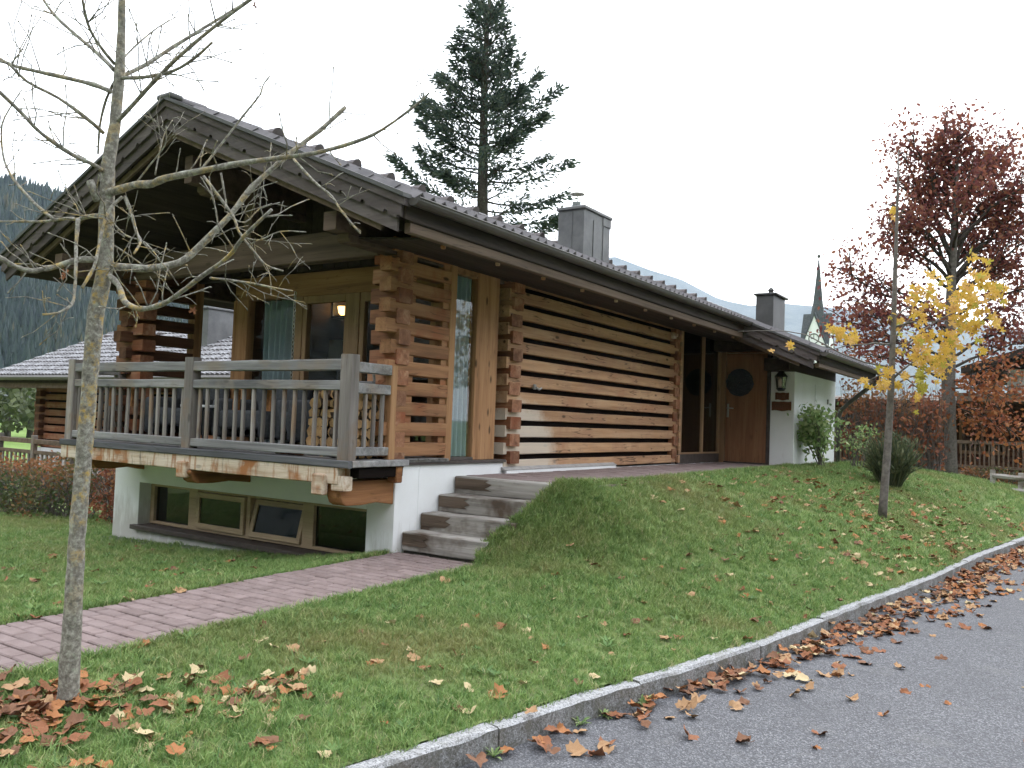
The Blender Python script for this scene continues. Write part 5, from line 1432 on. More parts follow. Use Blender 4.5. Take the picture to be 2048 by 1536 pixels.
b = MB(); b.box((2.5, 10.5), (NY - 1.9, NY - .6), (1.7, 1.95)); b.obj('eave_board', M['fascia'], nh)
for x in (4.6, 6.6):
    f = boxo('window', (x, x + 1.0), (NY - .66, NY - .601), (1.95, 2.6), M['frame'], nh, .006); boxo('pane', (x + .1, x + .9), (NY - .675, NY - .662), (2.0, 2.55), M['glass'], f, 0)
b = MB(); b.box((-2.4, 10.2), (NY - 1.6, NY + 1), (-2.4, -2.3)); b.obj('plinth', M['stone_ledge'], nh)

# ================================================================== NEIGHBOURING CHALET ON THE LEFT
LW = 11.28; LE = LW - .9; LR = LW + 2.25; LZ = 1.22; LRZ = 2.6
lh = empty('tiled_chalet', (-12.5, 14, -.9), 'neighbouring log chalet with frosted tile roof seen beyond the balcony on the left', 'house')
b = MB(); b.box((-16.7, -7.5), (LW + .1, LW + 5), (-2.2, 1.1)); lw_ = b.obj('wall', M['recess_shade'], lh)
for k in range(8):
    z0 = -.5 + .2 * k; hewn((-16.9 + random.uniform(-.05, .05), -7.5), (LW, LW + .14), (z0, z0 + .148), 'x', .005, 12, k + 300).obj('log', M['log_x'], lw_)
for k in range(8):
    z = -.42 + .2 * k; hewn((-16.62, -16.42), (LW - .14, LW + .3), (z, z + .14), 'y', .006, 3, k + 320).obj('log_end', M['log_dark'], lw_)
b = MB(); b.box((-16.7, -7.5), (LW - .02, LW + 5), (-2.4, -.52)); b.obj('foundation_wall', M['white'], lh)
ls = (LRZ - LZ) / (LR - LE); XA, XB = -17.5, -7.0
b = MB(); b.prism([(LE, LZ - .14), (LE, LZ), (LR, LRZ), (LR + 3.2, LZ), (LR + 3.2, LZ - .14), (LR, LRZ - .15)], XA, XB, 'x'); lr = b.obj('roof', M['soffit'], lh)
b = MB(); la = math.atan(ls); rows = 11; nx = int((XB - XA) / .3); rl = math.hypot(LR - LE, LRZ - LZ) / rows
for r in range(rows):
    for q in range(nx):
        i0 = len(b.v); y0 = LE - .06 + r * rl * math.cos(la); z0 = LZ + .0 + r * rl * math.sin(la); n_ = 7
        for row, (s, dz) in enumerate(((rl * 1.06, .0), (0, .03), (0, .0))):
            for m_ in range(n_):
                hgt = .02 + .028 * (1 - math.cos(4 * PI * m_ / (n_ - 1))) * .8
                if row == 2: hgt -= .035
                b.v.append((XA + q * .3 + .3 * m_ / (n_ - 1), y0 + s * math.cos(la) - hgt * math.sin(la), z0 + s * math.sin(la) + hgt + dz))
        for m_ in range(n_ - 1):
            b.face((i0 + m_, i0 + n_ + m_, i0 + n_ + m_ + 1, i0 + m_ + 1)[::-1]); b.face((i0 + n_ + m_, i0 + 2 * n_ + m_, i0 + 2 * n_ + m_ + 1, i0 + n_ + m_ + 1)[::-1])
tag(b.obj('tile_field', M['tile'], lr), kind='stuff')
b = MB(); b.tube([(XA, LE - .1, LZ - .02), (XB, LE - .1, LZ - .02)], .06, 8); b.obj('gutter', M['gutter'], lr)
boxo('fascia_board', (XA + .05, XB), (LE + .02, LE + .06), (LZ - .26, LZ - .06), M['fascia'], lr, .004)
boxo('verge_board', (XA - .04, XA - .0), (LE, LE + .2), (LZ - .2, LZ + .05), M['fascia'], lr, .004)
b = MB(); b.prism([(LE - .05, LZ - .15), (LE - .05, LZ + .06), (LR, LRZ + .07), (LR, LRZ - .14)], XA - .05, XA - .002, 'x'); b.obj('verge_board', M['fascia'], lr)
b = MB(); b.tube([(XA, LR, LRZ + .03), (XB, LR, LRZ + .03)], .09, 8); b.obj('ridge', M['tile'], lr)
for q in range(8):
    b = MB(); x = -17 + q * .62 * 2; b.box((x, x + .16), (LR - .48, LR - .3), (LRZ - .2, LRZ - .03)); b.obj('vent_tile', M['vent'], lr, .03, 2)
b = MB(); b.box((-11.56, -11.0), (LW + .75, LW + 1.45), (1.7, 2.9)); b.obj('chimney', M['metal'], lh, .01)
b = MB(); b.box((-11.6, -10.96), (LW + .71, LW + 1.49), (2.9, 2.95)); b.obj('chimney_cap', M['metal'], lh, .01)
for q in range(3): boxo('purlin', (-17.3, -16.7), (LW + q * 1.1 - .6, LW + q * 1.1 - .48), (.95 + q * .4, 1.08 + q * .4), M['fascia'], lr, .006)
# its balcony railing
lf = empty('balcony_railing', (-14, 9.7, -1), 'grey-brown wooden railing in front of the tiled chalet behind the hedge', 'railing')
LY = 9.6
p0_, p1_ = onY(-60, 890, LY), onY(160, 890, LY); zt_, zm_ = onY(20, 874, LY).z, onY(20, 896, LY).z
boxo('handrail', (p0_.x - 2, -9), (LY - .04, LY + .04), (zt_ - .1, zt_), M['fascia'], lf, .006); boxo('mid_rail', (p0_.x - 2, -9), (LY - .03, LY + .03), (zm_ - .08, zm_), M['fascia'], lf, .006)
bm_ = MB(); bm_.box((-.025, .025), (-.018, .018), (0, .62)); bme2 = bm_.mesh('baluster', M['grey_z'])
for x in np.arange(p0_.x - 2, -9.2, .19): link('baluster', bme2, lf, (x, LY, zm_ - .66))
for x in np.arange(p0_.x - 1.6, -9.2, 1.5): boxo('post', (x, x + .11), (LY - .05, LY + .05), (-2.2, zt_ + .08), M['grey_z'], lf, .006)
boxo('deck', (p0_.x - 2, -9), (LY - .1, LW), (zm_ - .78, zm_ - .68), M['fascia'], lf, .006)

# ================================================================== CHURCH
ch = empty('church', (-32.6, 154, 0), 'distant white church tower with a slender dark spire and clock gable', 'church')
cx, cy0, hw = -32.65, 154.0, 2.35
b = MB(); b.box((cx - hw, cx + hw), (cy0 - hw, cy0 + hw), (-2, 16.2)); tw = b.obj('tower', M['white'], ch)
c45 = math.cos(PI / 4)
b = MB(); zb, z1, zt = 16.4, 20.6, 32.0
def ring(r, z, n=8, ph=PI / 8): return [(cx + r * math.cos(ph + 2 * PI * q / n), cy0 + r * math.sin(ph + 2 * PI * q / n), z) for q in range(n)]
for rg in (ring(2.5, zb), ring(1.35, z1), ring(.85, z1 + 3.2), ring(.07, zt)): b.v += rg
for k in range(3):
    for q in range(8): b.face((k * 8 + q, k * 8 + (q + 1) % 8, k * 8 + 8 + (q + 1) % 8, k * 8 + 8 + q))
M['spire'] = plain('slate_spire', (.045, .05, .052), .7, (.075, .082, .085), 3)
b.obj('spire', M['spire'], ch)
for ax, s in (('y', -1), ('y', 1), ('x', 1), ('x', -1)):
    c_ = cy0 if ax == 'y' else cx; o_ = cx if ax == 'y' else cy0
    pts = [(o_ - 2.3, 15.4), (o_ + 2.3, 15.4), (o_, 21.4)]
    b = MB(); b.prism(pts, c_ + s * (hw + .02), c_ + s * (hw - 2.0), ax); gb = b.obj('gable', M['white'], ch)
    b = MB(); b.prism([(o_ - 2.55, 15.2), (o_ - 2.25, 15.2), (o_, 21.2), (o_ + 2.25, 15.2), (o_ + 2.55, 15.2), (o_, 21.9)], c_ + s * (hw + .12), c_ + s * (hw - 2.2), ax); b.obj('gable_roof', M['spire'], gb)
yv = cy0 - hw - .04
b = MB(); b.tube([(cx + .85 * math.cos(2 * PI * q / 24), yv, 17.2 + .85 * math.sin(2 * PI * q / 24)) for q in range(25)], .09, 6, cap=False); cl = b.obj('clock_face', M['metal_dark'], ch)
b = MB(); b.box((cx - .05, cx + .05), (yv - .03, yv), (17.2, 17.95)); b.obj('clock_hand', M['metal_dark'], cl)
b = MB(); b.box((cx - .5, cx), (yv - .03, yv), (17.15, 17.25)); b.obj('clock_hand', M['metal_dark'], cl)
b = MB(); b.box((cx - hw, cx + hw), (yv - .05, yv), (15.7, 15.85)); b.obj('cornice', M['stone_ledge'], ch)
b = MB(); b.lathe([(.02, 31.8), (.3, 32.1), (.3, 32.35), (.03, 32.6)], (cx, cy0, 0), 10); b.obj('orb', M['metal_dark'], ch)
b = MB(); b.tube([(cx, cy0, 32.5), (cx, cy0, 33.4)], .05, 5); b.obj('cross', M['metal_dark'], ch)

# ================================================================== FAR VALLEY
random.seed(101)
def roundtree(c, r, h, label, n=500):
    t = empty('round_tree', c, label, 'tree', 'round trees in the valley meadow'); c = Vector(c)
    b = MB(); b.tube([c, c + Vector((0, 0, h * .35))], [r * .1, r * .06], 6); b.obj('trunk', M['bark_dark'], t)
    b = MB()
    for _ in range(n):
        d = Vector((random.gauss(0, 1), random.gauss(0, 1), random.gauss(0, 1))).normalized(); rr = random.betavariate(4, 1)
        p = c + Vector((0, 0, h * .58)) + Vector((d.x * r, d.y * r, d.z * h * .45)) * rr * (1 + .2 * noise.noise(d * 2))
        card(b, p, r * .22, None, .7)
    b.obj('crown', M['willow'], t, attr=True)
for x, y, D, r, h, lb in ((12, 905, 72, 3.2, 5.6, 'pale green round tree in the valley left of the tiled chalet'), (58, 900, 80, 3.2, 5.4, 'pale round tree close to the corner of the tiled chalet'), (-60, 905, 78, 3, 5, 'round pale tree at the edge of the valley meadow')):
    p = px(x, y, D); roundtree((p.x, p.y, -2.6), r, h, lb)

def hillring(name, prof, near, zbase, mat, seed, rows=16, foot=.35):
    """prof: azimuth (deg, 0 = +Y, clockwise) -> (distance, crest height)"""
    b = MB(); az = np.arange(prof[0][0], prof[-1][0] + .01, .75); H_ = []
    for a in az:
        D = float(np.interp(a, [q[0] for q in prof], [q[1] for q in prof])); h = float(np.interp(a, [q[0] for q in prof], [q[2] for q in prof]))
        for r in range(rows + 1):
            t = r / rows; d = near * D + (D - near * D) * t
            z = zbase + (h - zbase) * (t ** 1.15) + (h * .06 * noise.noise(Vector((a * .12, t * 3, seed)))) * (0 if r == 0 else 1) * (1 - .7 * t)
            b.v.append((CAM.x + d * math.sin(Rd(a)), d * math.cos(Rd(a)), z))
    for r in range(rows + 2): pass
    m_ = rows + 1
    for k in range(len(az) - 1):
        for r in range(rows): b.face((k * m_ + r, k * m_ + m_ + r, k * m_ + m_ + r + 1, k * m_ + r + 1))
    o = b.obj(name, mat, smooth=True); tag(o, kind='structure'); return b, az, rows
def azel(x, y):
    d = ray(x, y); return math.degrees(math.atan2(d.x, d.y)), d.z / math.hypot(d.x, d.y)
prof = []
for x, y in ((-400, 120), (-200, 230), (-60, 300), (0, 318), (60, 332), (100, 346), (150, 364), (230, 400), (330, 450), (480, 540), (600, 590), (720, 640), (900, 720)):
    a, e = azel(x, y); D = 620; prof.append((a, D, CAM.z + e * D - 14))
prof = [(-170, 700, 330), (-140, 650, 340), (-110, 620, 290)] + prof  # hill flank out of view, raised to cut the low sky light
prof2 = [(-168, 700, 150), (-180, 760, 120)]
hb, haz, hrow = hillring('wooded_hill_and_sky_block', prof, .5, -3.0, M['rock'], 3)
back = [(40, 900, 110), (70, 700, 260), (110, 640, 340), (150, 640, 360), (191, 700, 330)]  # unseen hills behind the camera, added and raised to darken eaves and panes
bb, baz, brow = hillring('wooded_hill_and_sky_block', back, .3, -3.0, M['rock'], 9)
def forest(hbm, az, rows, n, label):
    b = MB(); m_ = rows + 1
    for _ in range(n):
        k = random.randint(0, len(az) - 2); r = random.random() ** .8 * rows; ri = min(int(r), rows - 1); fu = random.random(); fv = r - ri
        if ri < 2: continue
        A = Vector(hbm.v[k * m_ + ri]); B = Vector(hbm.v[k * m_ + m_ + ri]); C_ = Vector(hbm.v[k * m_ + ri + 1]); D_ = Vector(hbm.v[k * m_ + m_ + ri + 1])
        p = A.lerp(B, fu).lerp(C_.lerp(D_, fu), fv)
        h = random.uniform(5.5, 10); w = h * random.uniform(.17, .25); rn = max(0, min(1, .5 + .5 * noise.noise(p * .02) + random.gauss(0, .22)))
        for z0, z1, ww in ((.0, .62, 1), (.35, 1.0, .62)):
            i0 = len(b.v); ph = random.uniform(0, 2)
            for q in range(6): b.v.append((p.x + w * ww * math.cos(ph + q * 1.047) * random.uniform(.7, 1.2), p.y + w * ww * math.sin(ph + q * 1.047) * random.uniform(.7, 1.2), p.z + h * z0 + random.uniform(-.6, .6)))
            b.v.append((p.x, p.y, p.z + h * z1))
            for q in range(6): b.face((i0 + q, i0 + (q + 1) % 6, i0 + 6), 0, rn)
    o = b.obj('far_forest', M['forest'], attr=True); tag(o, kind='stuff')
lim = [i for i, a in enumerate(haz) if a > -78]
class _S: pass
s_ = _S(); s_.v = hb.v[lim[0] * (hrow + 1):]; forest(s_, haz[lim[0]:], hrow, 20000, '')
s_.v = hb.v[:lim[0] * (hrow + 1)]; forest(s_, haz[:lim[0]], hrow, 3500, ''); forest(bb, baz, brow, 3500, '')
mprof = []
for x, y in ((900, 560), (1100, 520), (1230, 512), (1300, 540), (1360, 558), (1440, 600), (1500, 612), (1560, 606), (1640, 612), (1700, 618), (1800, 628), (1900, 640), (2048, 660), (2400, 700)):
    a, e = azel(x, y); D = 3400; mprof.append((a, D, CAM.z + e * D))
mprof.append((mprof[-1][0] + 30, 3000, 260))
hillring('mountains', mprof, .5, -3.0, M['rock'], 5, 18)
# air
hz_ = MB(); hz_.box((-4200, 4200), (-4200, 4200), (-4.2, 780))
mh, nth, bh = newmat('haze_air'); nth.nodes.remove(bh)
pvn = nd(nth, 'ShaderNodeVolumePrincipled', Density=.0001); pvn.inputs['Color'].default_value = (.66, .78, 1, 1)
L(nth, pvn.outputs[0], nth.nodes['Material Output'].inputs['Volume'])
hzo = hz_.obj('haze', mh); tag(hzo, kind='stuff')

# ================================================================== GRASS
random.seed(111)
tufts = bpy.data.collections.new('grass_tufts')
for v in range(5):
    b = MB()
    for _ in range(11):
        a = random.uniform(0, 2 * PI); r = .032 * math.sqrt(random.random()); c = Vector((r * math.cos(a), r * math.sin(a), 0)); h = random.uniform(.028, .075)
        ln_ = Vector((random.gauss(0, .5), random.gauss(0, .5), 1)).normalized() * h; w = Vector((math.cos(a * 3), math.sin(a * 3), 0)) * random.uniform(.0016, .003)
        mid = c + ln_ * .6; e = c + ln_ + Vector((random.gauss(0, .4), random.gauss(0, .4), -.15)) * h * .5
        b.quad(c - w, c + w, mid + w * .8, mid - w * .8); b.tri(mid - w * .8, mid + w * .8, e)
    o = bpy.data.objects.new('tuft', b.mesh('tuft', M['grass'])); tufts.objects.link(o)
gpts, gsc = [], []
def scatter(n, xr, yr, zf, ok, smin, smax):
    for _ in range(n):
        x = random.uniform(*xr); y = random.uniform(*yr)
        if not ok(x, y): continue
        d = math.hypot(x - CAM.x, y)
        gpts.append((x, y, zf(x, y) - .006)); gsc.append(random.uniform(smin, smax) * (1 + .3 * noise.noise(Vector((x * 1.2, y * 1.2, 9))) + .35 * noise.noise(Vector((x * 4.5, y * 4.5, 2)))))
okr = lambda x, y: xl(y) + .0 < x < kx(y) - .005
scatter(17000, (.9, 3.6), (1.2, 5.2), lawn_r, okr, .6, 1.15)
scatter(19000, (.8, 4.0), (5.2, 9.0), lawn_r, okr, .65, 1.2)
scatter(16000, (.8, 4.6), (9, 16), lawn_r, okr, .8, 1.4)
scatter(14000, (1.0, 7), (15, 28), lawn_r, lambda x, y: okr(x, y) and x > 1.36, 1.0, 1.8)
scatter(12000, (-2.4, -.05), (2.0, 6.15), lawn_l, lambda x, y: True, .6, 1.15)
scatter(16000, (-8.5, -2.2), (2.2, 6.3), lawn_l, lambda x, y: x < -4.76 or y < 6.15, .7, 1.3)
scatter(3000, (-8.5, -4.8), (6.2, 8), lawn_l, lambda x, y: True, .8, 1.4)
scatter(5000, (.9, 2.2), (6.15, 7.5), lawn_r, okr, .7, 1.4)
# longer tufts along edges of path, steps, kerb
for _ in range(1500):
    y = random.uniform(1.5, 6.3); s = random.choice((0, 1)); x = xl(y) + random.uniform(-.03, .04) if s else -.05 - random.uniform(-.03, .05)
    gpts.append((x, y, (lawn_r(max(x, xl(y)), y) if s else lawn_l(x, y)) - .01)); gsc.append(random.uniform(.8, 1.35))
for _ in range(700):
    y = random.uniform(6.2, 7.35); x = xl(y) + random.uniform(-.04, .08); gpts.append((x, y, lawn_r(max(x, xl(y)), y) - .01)); gsc.append(random.uniform(.9, 1.7))
for _ in range(900):
    y = random.uniform(7.3, 15.2); x = xl(y) + random.uniform(-.03, .06); gpts.append((x, y, lawn_r(max(x, xl(y)), y) - .01)); gsc.append(random.uniform(.8, 1.3))
for _ in range(900):
    y = random.uniform(1.5, 12); x = kx(y) - random.uniform(-.035, .05); gpts.append((x, y, KZ - .01)); gsc.append(random.uniform(.5, 1.0))
me = bpy.data.meshes.new('lawn_grass'); me.from_pydata(gpts, [], [])
at = me.attributes.new('scl', 'FLOAT', 'POINT'); at.data.foreach_set('value', gsc)
pat = []
for x, y, z in gpts:
    v = .5 + .8 * noise.noise(Vector((x * .7, y * .7, 3))) + .5 * noise.noise(Vector((x * 2.6, y * 2.6, 7)))
    v = max(0, min(.75, (v - .5) * 1.1)) + (.35 * max(0, 1 - abs(y - 8.3) / 1.8) * max(0, 1 - abs(x - 1.9) / 1.1))
    pat.append(max(0, min(.85, v)))
at = me.attributes.new('patch', 'FLOAT', 'POINT'); at.data.foreach_set('value', pat)
go = link('lawn_grass', me); tag(go, kind='stuff')
ng = bpy.data.node_groups.new('grass_scatter', 'GeometryNodeTree')
ng.interface.new_socket('Geometry', in_out='INPUT', socket_type='NodeSocketGeometry'); ng.interface.new_socket('Geometry', in_out='OUTPUT', socket_type='NodeSocketGeometry')
gi = ng.nodes.new('NodeGroupInput'); gout = ng.nodes.new('NodeGroupOutput')
m2p = ng.nodes.new('GeometryNodeMeshToPoints'); iop = ng.nodes.new('GeometryNodeInstanceOnPoints'); ci = ng.nodes.new('GeometryNodeCollectionInfo')
ci.inputs['Collection'].default_value = tufts; ci.inputs['Separate Children'].default_value = True; ci.inputs['Reset Children'].default_value = True
iop.inputs['Pick Instance'].default_value = True
rv = ng.nodes.new('FunctionNodeRandomValue'); rv.data_type = 'FLOAT_VECTOR'; rv.inputs['Min'].default_value = (-.15, -.15, 0); rv.inputs['Max'].default_value = (.15, .15, 6.28)
na = ng.nodes.new('GeometryNodeInputNamedAttribute'); na.data_type = 'FLOAT'; na.inputs['Name'].default_value = 'scl'
ng.links.new(gi.outputs[0], m2p.inputs[0]); ng.links.new(m2p.outputs[0], iop.inputs['Points']); ng.links.new(ci.outputs[0], iop.inputs['Instance'])
ng.links.new(rv.outputs[0], iop.inputs['Rotation']); ng.links.new(na.outputs[0], iop.inputs['Scale']); ng.links.new(iop.outputs[0], gout.inputs[0])
md = go.modifiers.new('scatter', 'NODES'); md.node_group = ng
wb = MB()
for _ in range(420):
    y = random.uniform(1.6, 13) ** 1.0; x = random.uniform(-4, kx(y) - .1)
    if not (okr(x, y) or (x < -.1 and y < 5.8)): continue
    c = Vector((x, y, ground(x, y) + .012)); nlf = random.randint(5, 9); l0 = random.uniform(.03, .075)
    for q in range(nlf):
        a = q * 6.28 / nlf + random.uniform(-.3, .3); d = Vector((math.cos(a), math.sin(a), random.uniform(.25, .7))); sd_ = Vector((-math.sin(a), math.cos(a), 0)) * l0 * .17; r_ = random.random() * .8
        m_ = c + d * l0 * .55; e = c + d * l0; wb.quad(c, m_ + sd_, e, m_ - sd_, 0, r_)
for _ in range(1500):
    y = random.uniform(1.6, 9); x = random.uniform(.9, kx(y) - .03)
    if not okr(x, y): continue
    c = Vector((x, y, ground(x, y))); a = random.uniform(0, 6.28); h = random.uniform(.08, .15); d = Vector((math.cos(a) * .6, math.sin(a) * .6, 1)).normalized(); w = Vector((-math.sin(a), math.cos(a), 0)) * .0022; r_ = random.random()
    m_ = c + d * h * .6; e = m_ + Vector((math.cos(a), math.sin(a), .1)) * h * .45; wb.quad(c - w, c + w, m_ + w, m_ - w, 0, r_); wb.tri(m_ - w, m_ + w, e, 0, r_)
tag(wb.obj('lawn_weeds', M['weed'], attr=True), kind='stuff')
# weeds in the kerb joint
for i, (x, y) in enumerate(((940, 1500), (1140, 1445), (1190, 1430), (1262, 1405), (1500, 1312))):
    y_ = onZ(x, y, RZD).y; c = Vector((kx(y_) + .125, y_, RZD)); t = empty('weed', c, 'small green weed sprouting from the joint between kerb and road', 'weed', 'weeds along the kerb')
    b = MB()
    for _ in range(16):
        a = random.uniform(0, 2 * PI); d = Vector((math.cos(a) * .8 + .3, math.sin(a), random.uniform(.3, 1.3))).normalized(); l_ = random.uniform(.05, .1); s = Vector((-math.sin(a), math.cos(a), 0)) * .008
        m_ = c + d * l_ * .6; e = c + d * l_ + Vector((0, 0, -.015)); r_ = random.random()
        b.quad(c - s * .3, c + s * .3, m_ + s, m_ - s, 0, r_); b.tri(m_ - s, m_ + s, e, 0, r_)
    b.obj('blades', M['shrub'], t, attr=True)

# ================================================================== FALLEN LEAVES
random.seed(121)
def leaf_mesh(v):
    b = MB(); n = []
    angs = [-2.75, -2.35, -1.95, -1.6, -1.3, -.95, -.62, -.32, 0, .32, .62, .95, 1.3, 1.6, 1.95, 2.35, 2.75]
    lens = [.6, .72, .66, .82, .72, .93, .76, .8, 1.0, .8, .76, .93, .72, .82, .66, .72, .6]
    fold = random.uniform(.2, 1.2); curl = random.uniform(-.5, 1.1); tw = random.uniform(-.8, .8)
    def sh(x, y): 
        r2 = x * x + y * y
        return abs(x) * fold * .5 + curl * r2 * .35 + tw * x * y * .5 + .13 * math.sin(x * 5 + v * 1.7) * math.cos(y * 4.3 + v) + .05 * math.sin(x * 11 + y * 9 + v)
    i0 = 0; b.v.append((0, -.1, sh(0, 0)))
    ring_ = []
    for a, l in zip(angs, lens):
        l *= random.uniform(.88, 1.1); ring_.append((l * math.sin(a), l * math.cos(a)))
    for x, y in ring_: b.v.append((x * .5, y * .5 - .03, sh(x * .5, y * .5)))
    for x, y in ring_: b.v.append((x, y, sh(x, y)))
    k = len(ring_)
    for q in range(k - 1):
        b.face((0, 1 + q, 2 + q)); b.face((1 + q, 1 + k + q, 2 + k + q, 2 + q))
    b.tube([(0, -.1, sh(0, 0)), (.03, -.5, .03), (.08, -.85, .1)], [.02, .018, .022], 4)
    zmin = min(p[2] for p in b.v); b.v = [(x, y, z - zmin) for x, y, z in b.v]
    return b
lms = [leaf_mesh(v) for v in range(9)]
lme = [m_.mesh('fallen_leaf', LEAFC['rust'], smooth=True) for m_ in lms]
TXT = {'rust': 'rusty brown', 'brown': 'dark brown', 'tan': 'light tan', 'orange': 'orange-brown', 'pale': 'pale straw'}
ZN = {'road': ('lying loose out on the grey asphalt', 'loose leaves on the road'), 'kerb': ('in the drift of leaves against the kerb', 'leaves drifted along the kerb'), 'tree': ('among the litter at the foot of the bare tree', 'leaves around the bare tree'), 'lawn': ('scattered on the grass of the sloping lawn', 'leaves scattered on the lawn'), 'left': ('on the grass or pavers left of the path', 'leaves on the left lawn and path'), 'maple': ('in the patch of leaves round the young maple', 'leaves under the young maple')}
cand = []
def add(p, zone, colr=None, s=None, lift=0.0):
    dist = (p - CAM).length
    colr = colr or random.choices(('rust', 'brown', 'tan', 'orange', 'pale'), {'kerb': (6, 3, 4, 3, 1), 'road': (4, 3, 5, 2, 1), 'tree': (6, 5, 2, 4, .5), 'lawn': (3, 3, 4, 2, 3), 'left': (4, 3, 2, 2, 1), 'maple': (3, 2, 4, 4, 4)}[zone])[0]
    s = s or random.uniform(.035, .07)
    cand.append((s / dist, p + Vector((0, 0, lift)), zone, colr, s))
def gz_(x, y): return Vector((x, y, ground(x, y) + (.012 if x < kx(y) else .0)))
# surveyed single leaves
for x, y, c_, s in ((1000, 1398, 'orange', .075), (748, 1333, 'orange', .05), (850, 1342, 'rust', .05), (525, 1288, 'pale', .06), (440, 1372, 'rust', .075), (530, 1497, 'brown', .09), (305, 1487, 'tan', .05), (1385, 1372, 'rust', .06), (1398, 1402, 'tan', .06), (1470, 1421, 'tan', .055), (1375, 1478, 'rust', .07), (1275, 1440, 'tan', .06), (1250, 1437, 'brown', .05), (1150, 1512, 'tan', .07), (1190, 1518, 'rust', .06), (1215, 1505, 'tan', .06), (1490, 1490, 'brown', .06), (1705, 1405, 'tan', .05), (1590, 1395, 'tan', .06), (1615, 1382, 'tan', .06), (1930, 1260, 'rust', .07), (1800, 1340, 'tan', .05), (1110, 1465, 'orange', .06), (1160, 1470, 'tan', .055), (1060, 1430, 'tan', .05), (1330, 1385, 'rust', .06), (1660, 1250, 'tan', .055), (1000, 1260, 'rust', .06), (890, 1165, 'tan', .06), (1290, 1210, 'tan', .05), (1110, 1155, 'orange', .05), (930, 1262, 'tan', .05), (1540, 1160, 'tan', .05), (640, 1290, 'tan', .05), (550, 1365, 'orange', .06), (600, 1388, 'tan', .06), (1380, 1440, 'tan', .05)):
    add(hit(x, y) + Vector((0, 0, .012)), 'road' if hit(x, y).x > kx(hit(x, y).y) + .1 else 'lawn', c_, s)
for _ in range(150):   # litter round the bare tree
    a = random.uniform(0, 2 * PI); r = abs(random.gauss(0, .42)); q = hit(120, 1430); x, y = q.x + r * math.cos(a) * .9 - .06, q.y - .12 + r * math.sin(a) * .8
    if okr(x, y): add(gz_(x, y), 'tree', None, random.uniform(.036, .07), random.uniform(0, .03))
for _ in range(70):    # fading to the right
    x, y = hit(random.uniform(180, 620), random.uniform(1350, 1450)).xy
    if okr(x, y): add(gz_(x, y), 'lawn', None, random.uniform(.035, .065))
for _ in range(1350):   # drift along the kerb
    y = random.uniform(2.2, 19); w = float(np.interp(y, [2.2, 4.5, 5.5, 8, 19], [.25, .3, .5, .8, 1.1]))
    if random.random() > float(np.interp(y, [2, 4, 4.8, 6.5, 8], [.12, .14, .3, .75, 1])): continue
    off = min(abs(random.gauss(0, w * .33)), 1.6); x = kx(y) + .13 + off
    add(Vector((x, y, RZD + .002)), 'kerb' if off < w * .55 else 'road', None, random.uniform(.035, .07), max(0, .05 - off * .12) * random.random())
for _ in range(70):    # stray ones out on the road
    y = random.uniform(1.6, 18); x = kx(y) + random.uniform(.4, 2.6); add(Vector((x, y, RZD + .002)), 'road', None, random.uniform(.03, .06))
for _ in range(800):   # lawn, thicker towards the kerb and the far end
    y = random.uniform(2, 18); x = xl(y) + (kx(y) - xl(y)) * random.uniform(0, 1) ** .75
    if random.random() < float(np.interp(y, [2, 5, 8, 18], [.45, .3, .5, 1])): add(gz_(x, y), 'lawn', None, random.uniform(.03, .055) * float(np.interp(y, [6, 12], [1, 1.3])))
for _ in range(420):   # under the maple
    x, y = mp_.x + random.gauss(.35, .8), mp_.y + random.gauss(-.2, 1.5)
    if okr(x, y): add(gz_(x, y), 'maple', None, random.uniform(.04, .075))
for _ in range(60):
    x, y = random.uniform(-4, .0), random.uniform(2.2, 5.9); add(gz_(x, y) if x < -.05 else Vector((x, y, pz(y) + .002)), 'left', None, random.uniform(.035, .06))
for x, y in ((70, 1240), (120, 1212), (240, 1145), (310, 1125), (360, 1130), (300, 1178), (435, 1155), (265, 1190)): add(hit(x, y) + Vector((0, 0, .012)), 'left', 'rust', .05)
cand.sort(key=lambda q: -q[0])
rest = MB(); rcol = list(LEAFC)
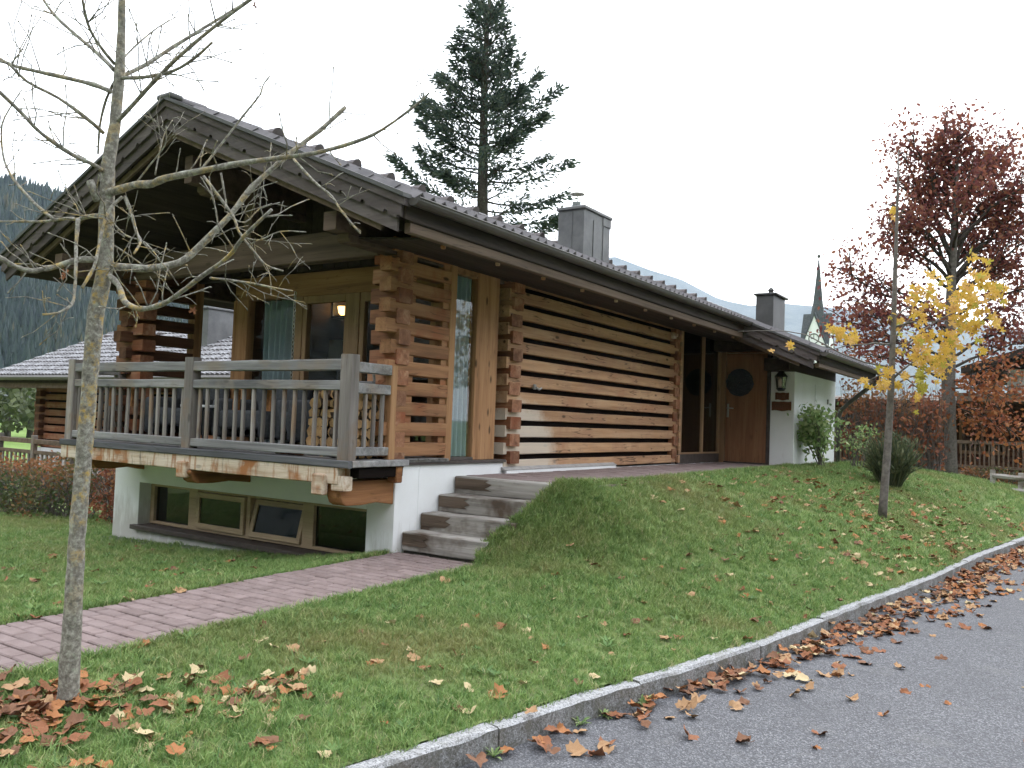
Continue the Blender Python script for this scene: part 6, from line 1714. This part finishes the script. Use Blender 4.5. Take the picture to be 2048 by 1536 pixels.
for k, (_, p, zone, colr, s) in enumerate(cand):
    v = random.randrange(9); rot = (random.gauss(0, .22), random.gauss(0, .22), random.uniform(0, 6.28))
    if k < 290:
        o = link('fallen_leaf', lme[v], None, p, rot=rot, scale=s)
        o.material_slots[0].link = 'OBJECT'; o.material_slots[0].material = LEAFC[colr]
        big = 'small' if s < .048 else 'large' if s > .064 else 'middling'
        ref, nmz = {'tree': (tb0, 'the bare trunk'), 'maple': (mp_, 'the maple trunk')}.get(zone, (None, ''))
        if ref is not None:
            q = p - ref; sx, sy = q.dot(Vector((RV.x, RV.y, 0))), q.dot(Vector((FV.x, FV.y, 0)))
            wh = ('close against ' if q.length < .22 else 'a short way ' if q.length < .5 else 'well ') + ('' if q.length < .22 else ('right of ' if sx > abs(sy) else 'left of ' if -sx > abs(sy) else 'behind ' if sy > 0 else 'in front of ')) + nmz
        elif zone in ('kerb', 'road'): wh = ('nearest the viewer' if p.y < 3.6 else 'below the steps' if p.y < 5.2 else 'half way along the lawn' if p.y < 8.5 else 'at the far end')
        elif zone == 'left': wh = ('beside the path' if p.x > -.8 else 'out on the left lawn')
        else:
            t_ = (p.x - xl(p.y)) / (kx(p.y) - xl(p.y)); wh = ('near the kerb' if t_ > .66 else 'near the path side' if t_ < .33 else 'mid-slope') + (' by the bare tree' if p.y < 3.3 else ' before the steps' if p.y < 5.6 else ' beside the steps' if p.y < 8 else ' towards the maple')
        zs = {'tree': 'lying', 'maple': 'lying', 'lawn': 'on grass', 'kerb': 'at the kerb foot', 'road': 'on the asphalt', 'left': 'lying'}[zone]
        tag(o, f'{big} {TXT[colr]} maple leaf {zs} {wh}', 'leaf', f'{big} {TXT[colr]} leaves {wh}')
    else:
        from mathutils import Euler
        mt = Matrix.Translation(p) @ Euler(rot).to_matrix().to_4x4() @ Matrix.Scale(s, 4); i0 = len(rest.v)
        rest.v += [tuple(mt @ Vector(q)) for q in lms[v].v]
        ci_ = rcol.index(colr)
        for f in lms[v].f: rest.face([i0 + q for q in f], ci_)
tag(rest.obj('fallen_leaves', [LEAFC[c] for c in rcol]), kind='stuff')
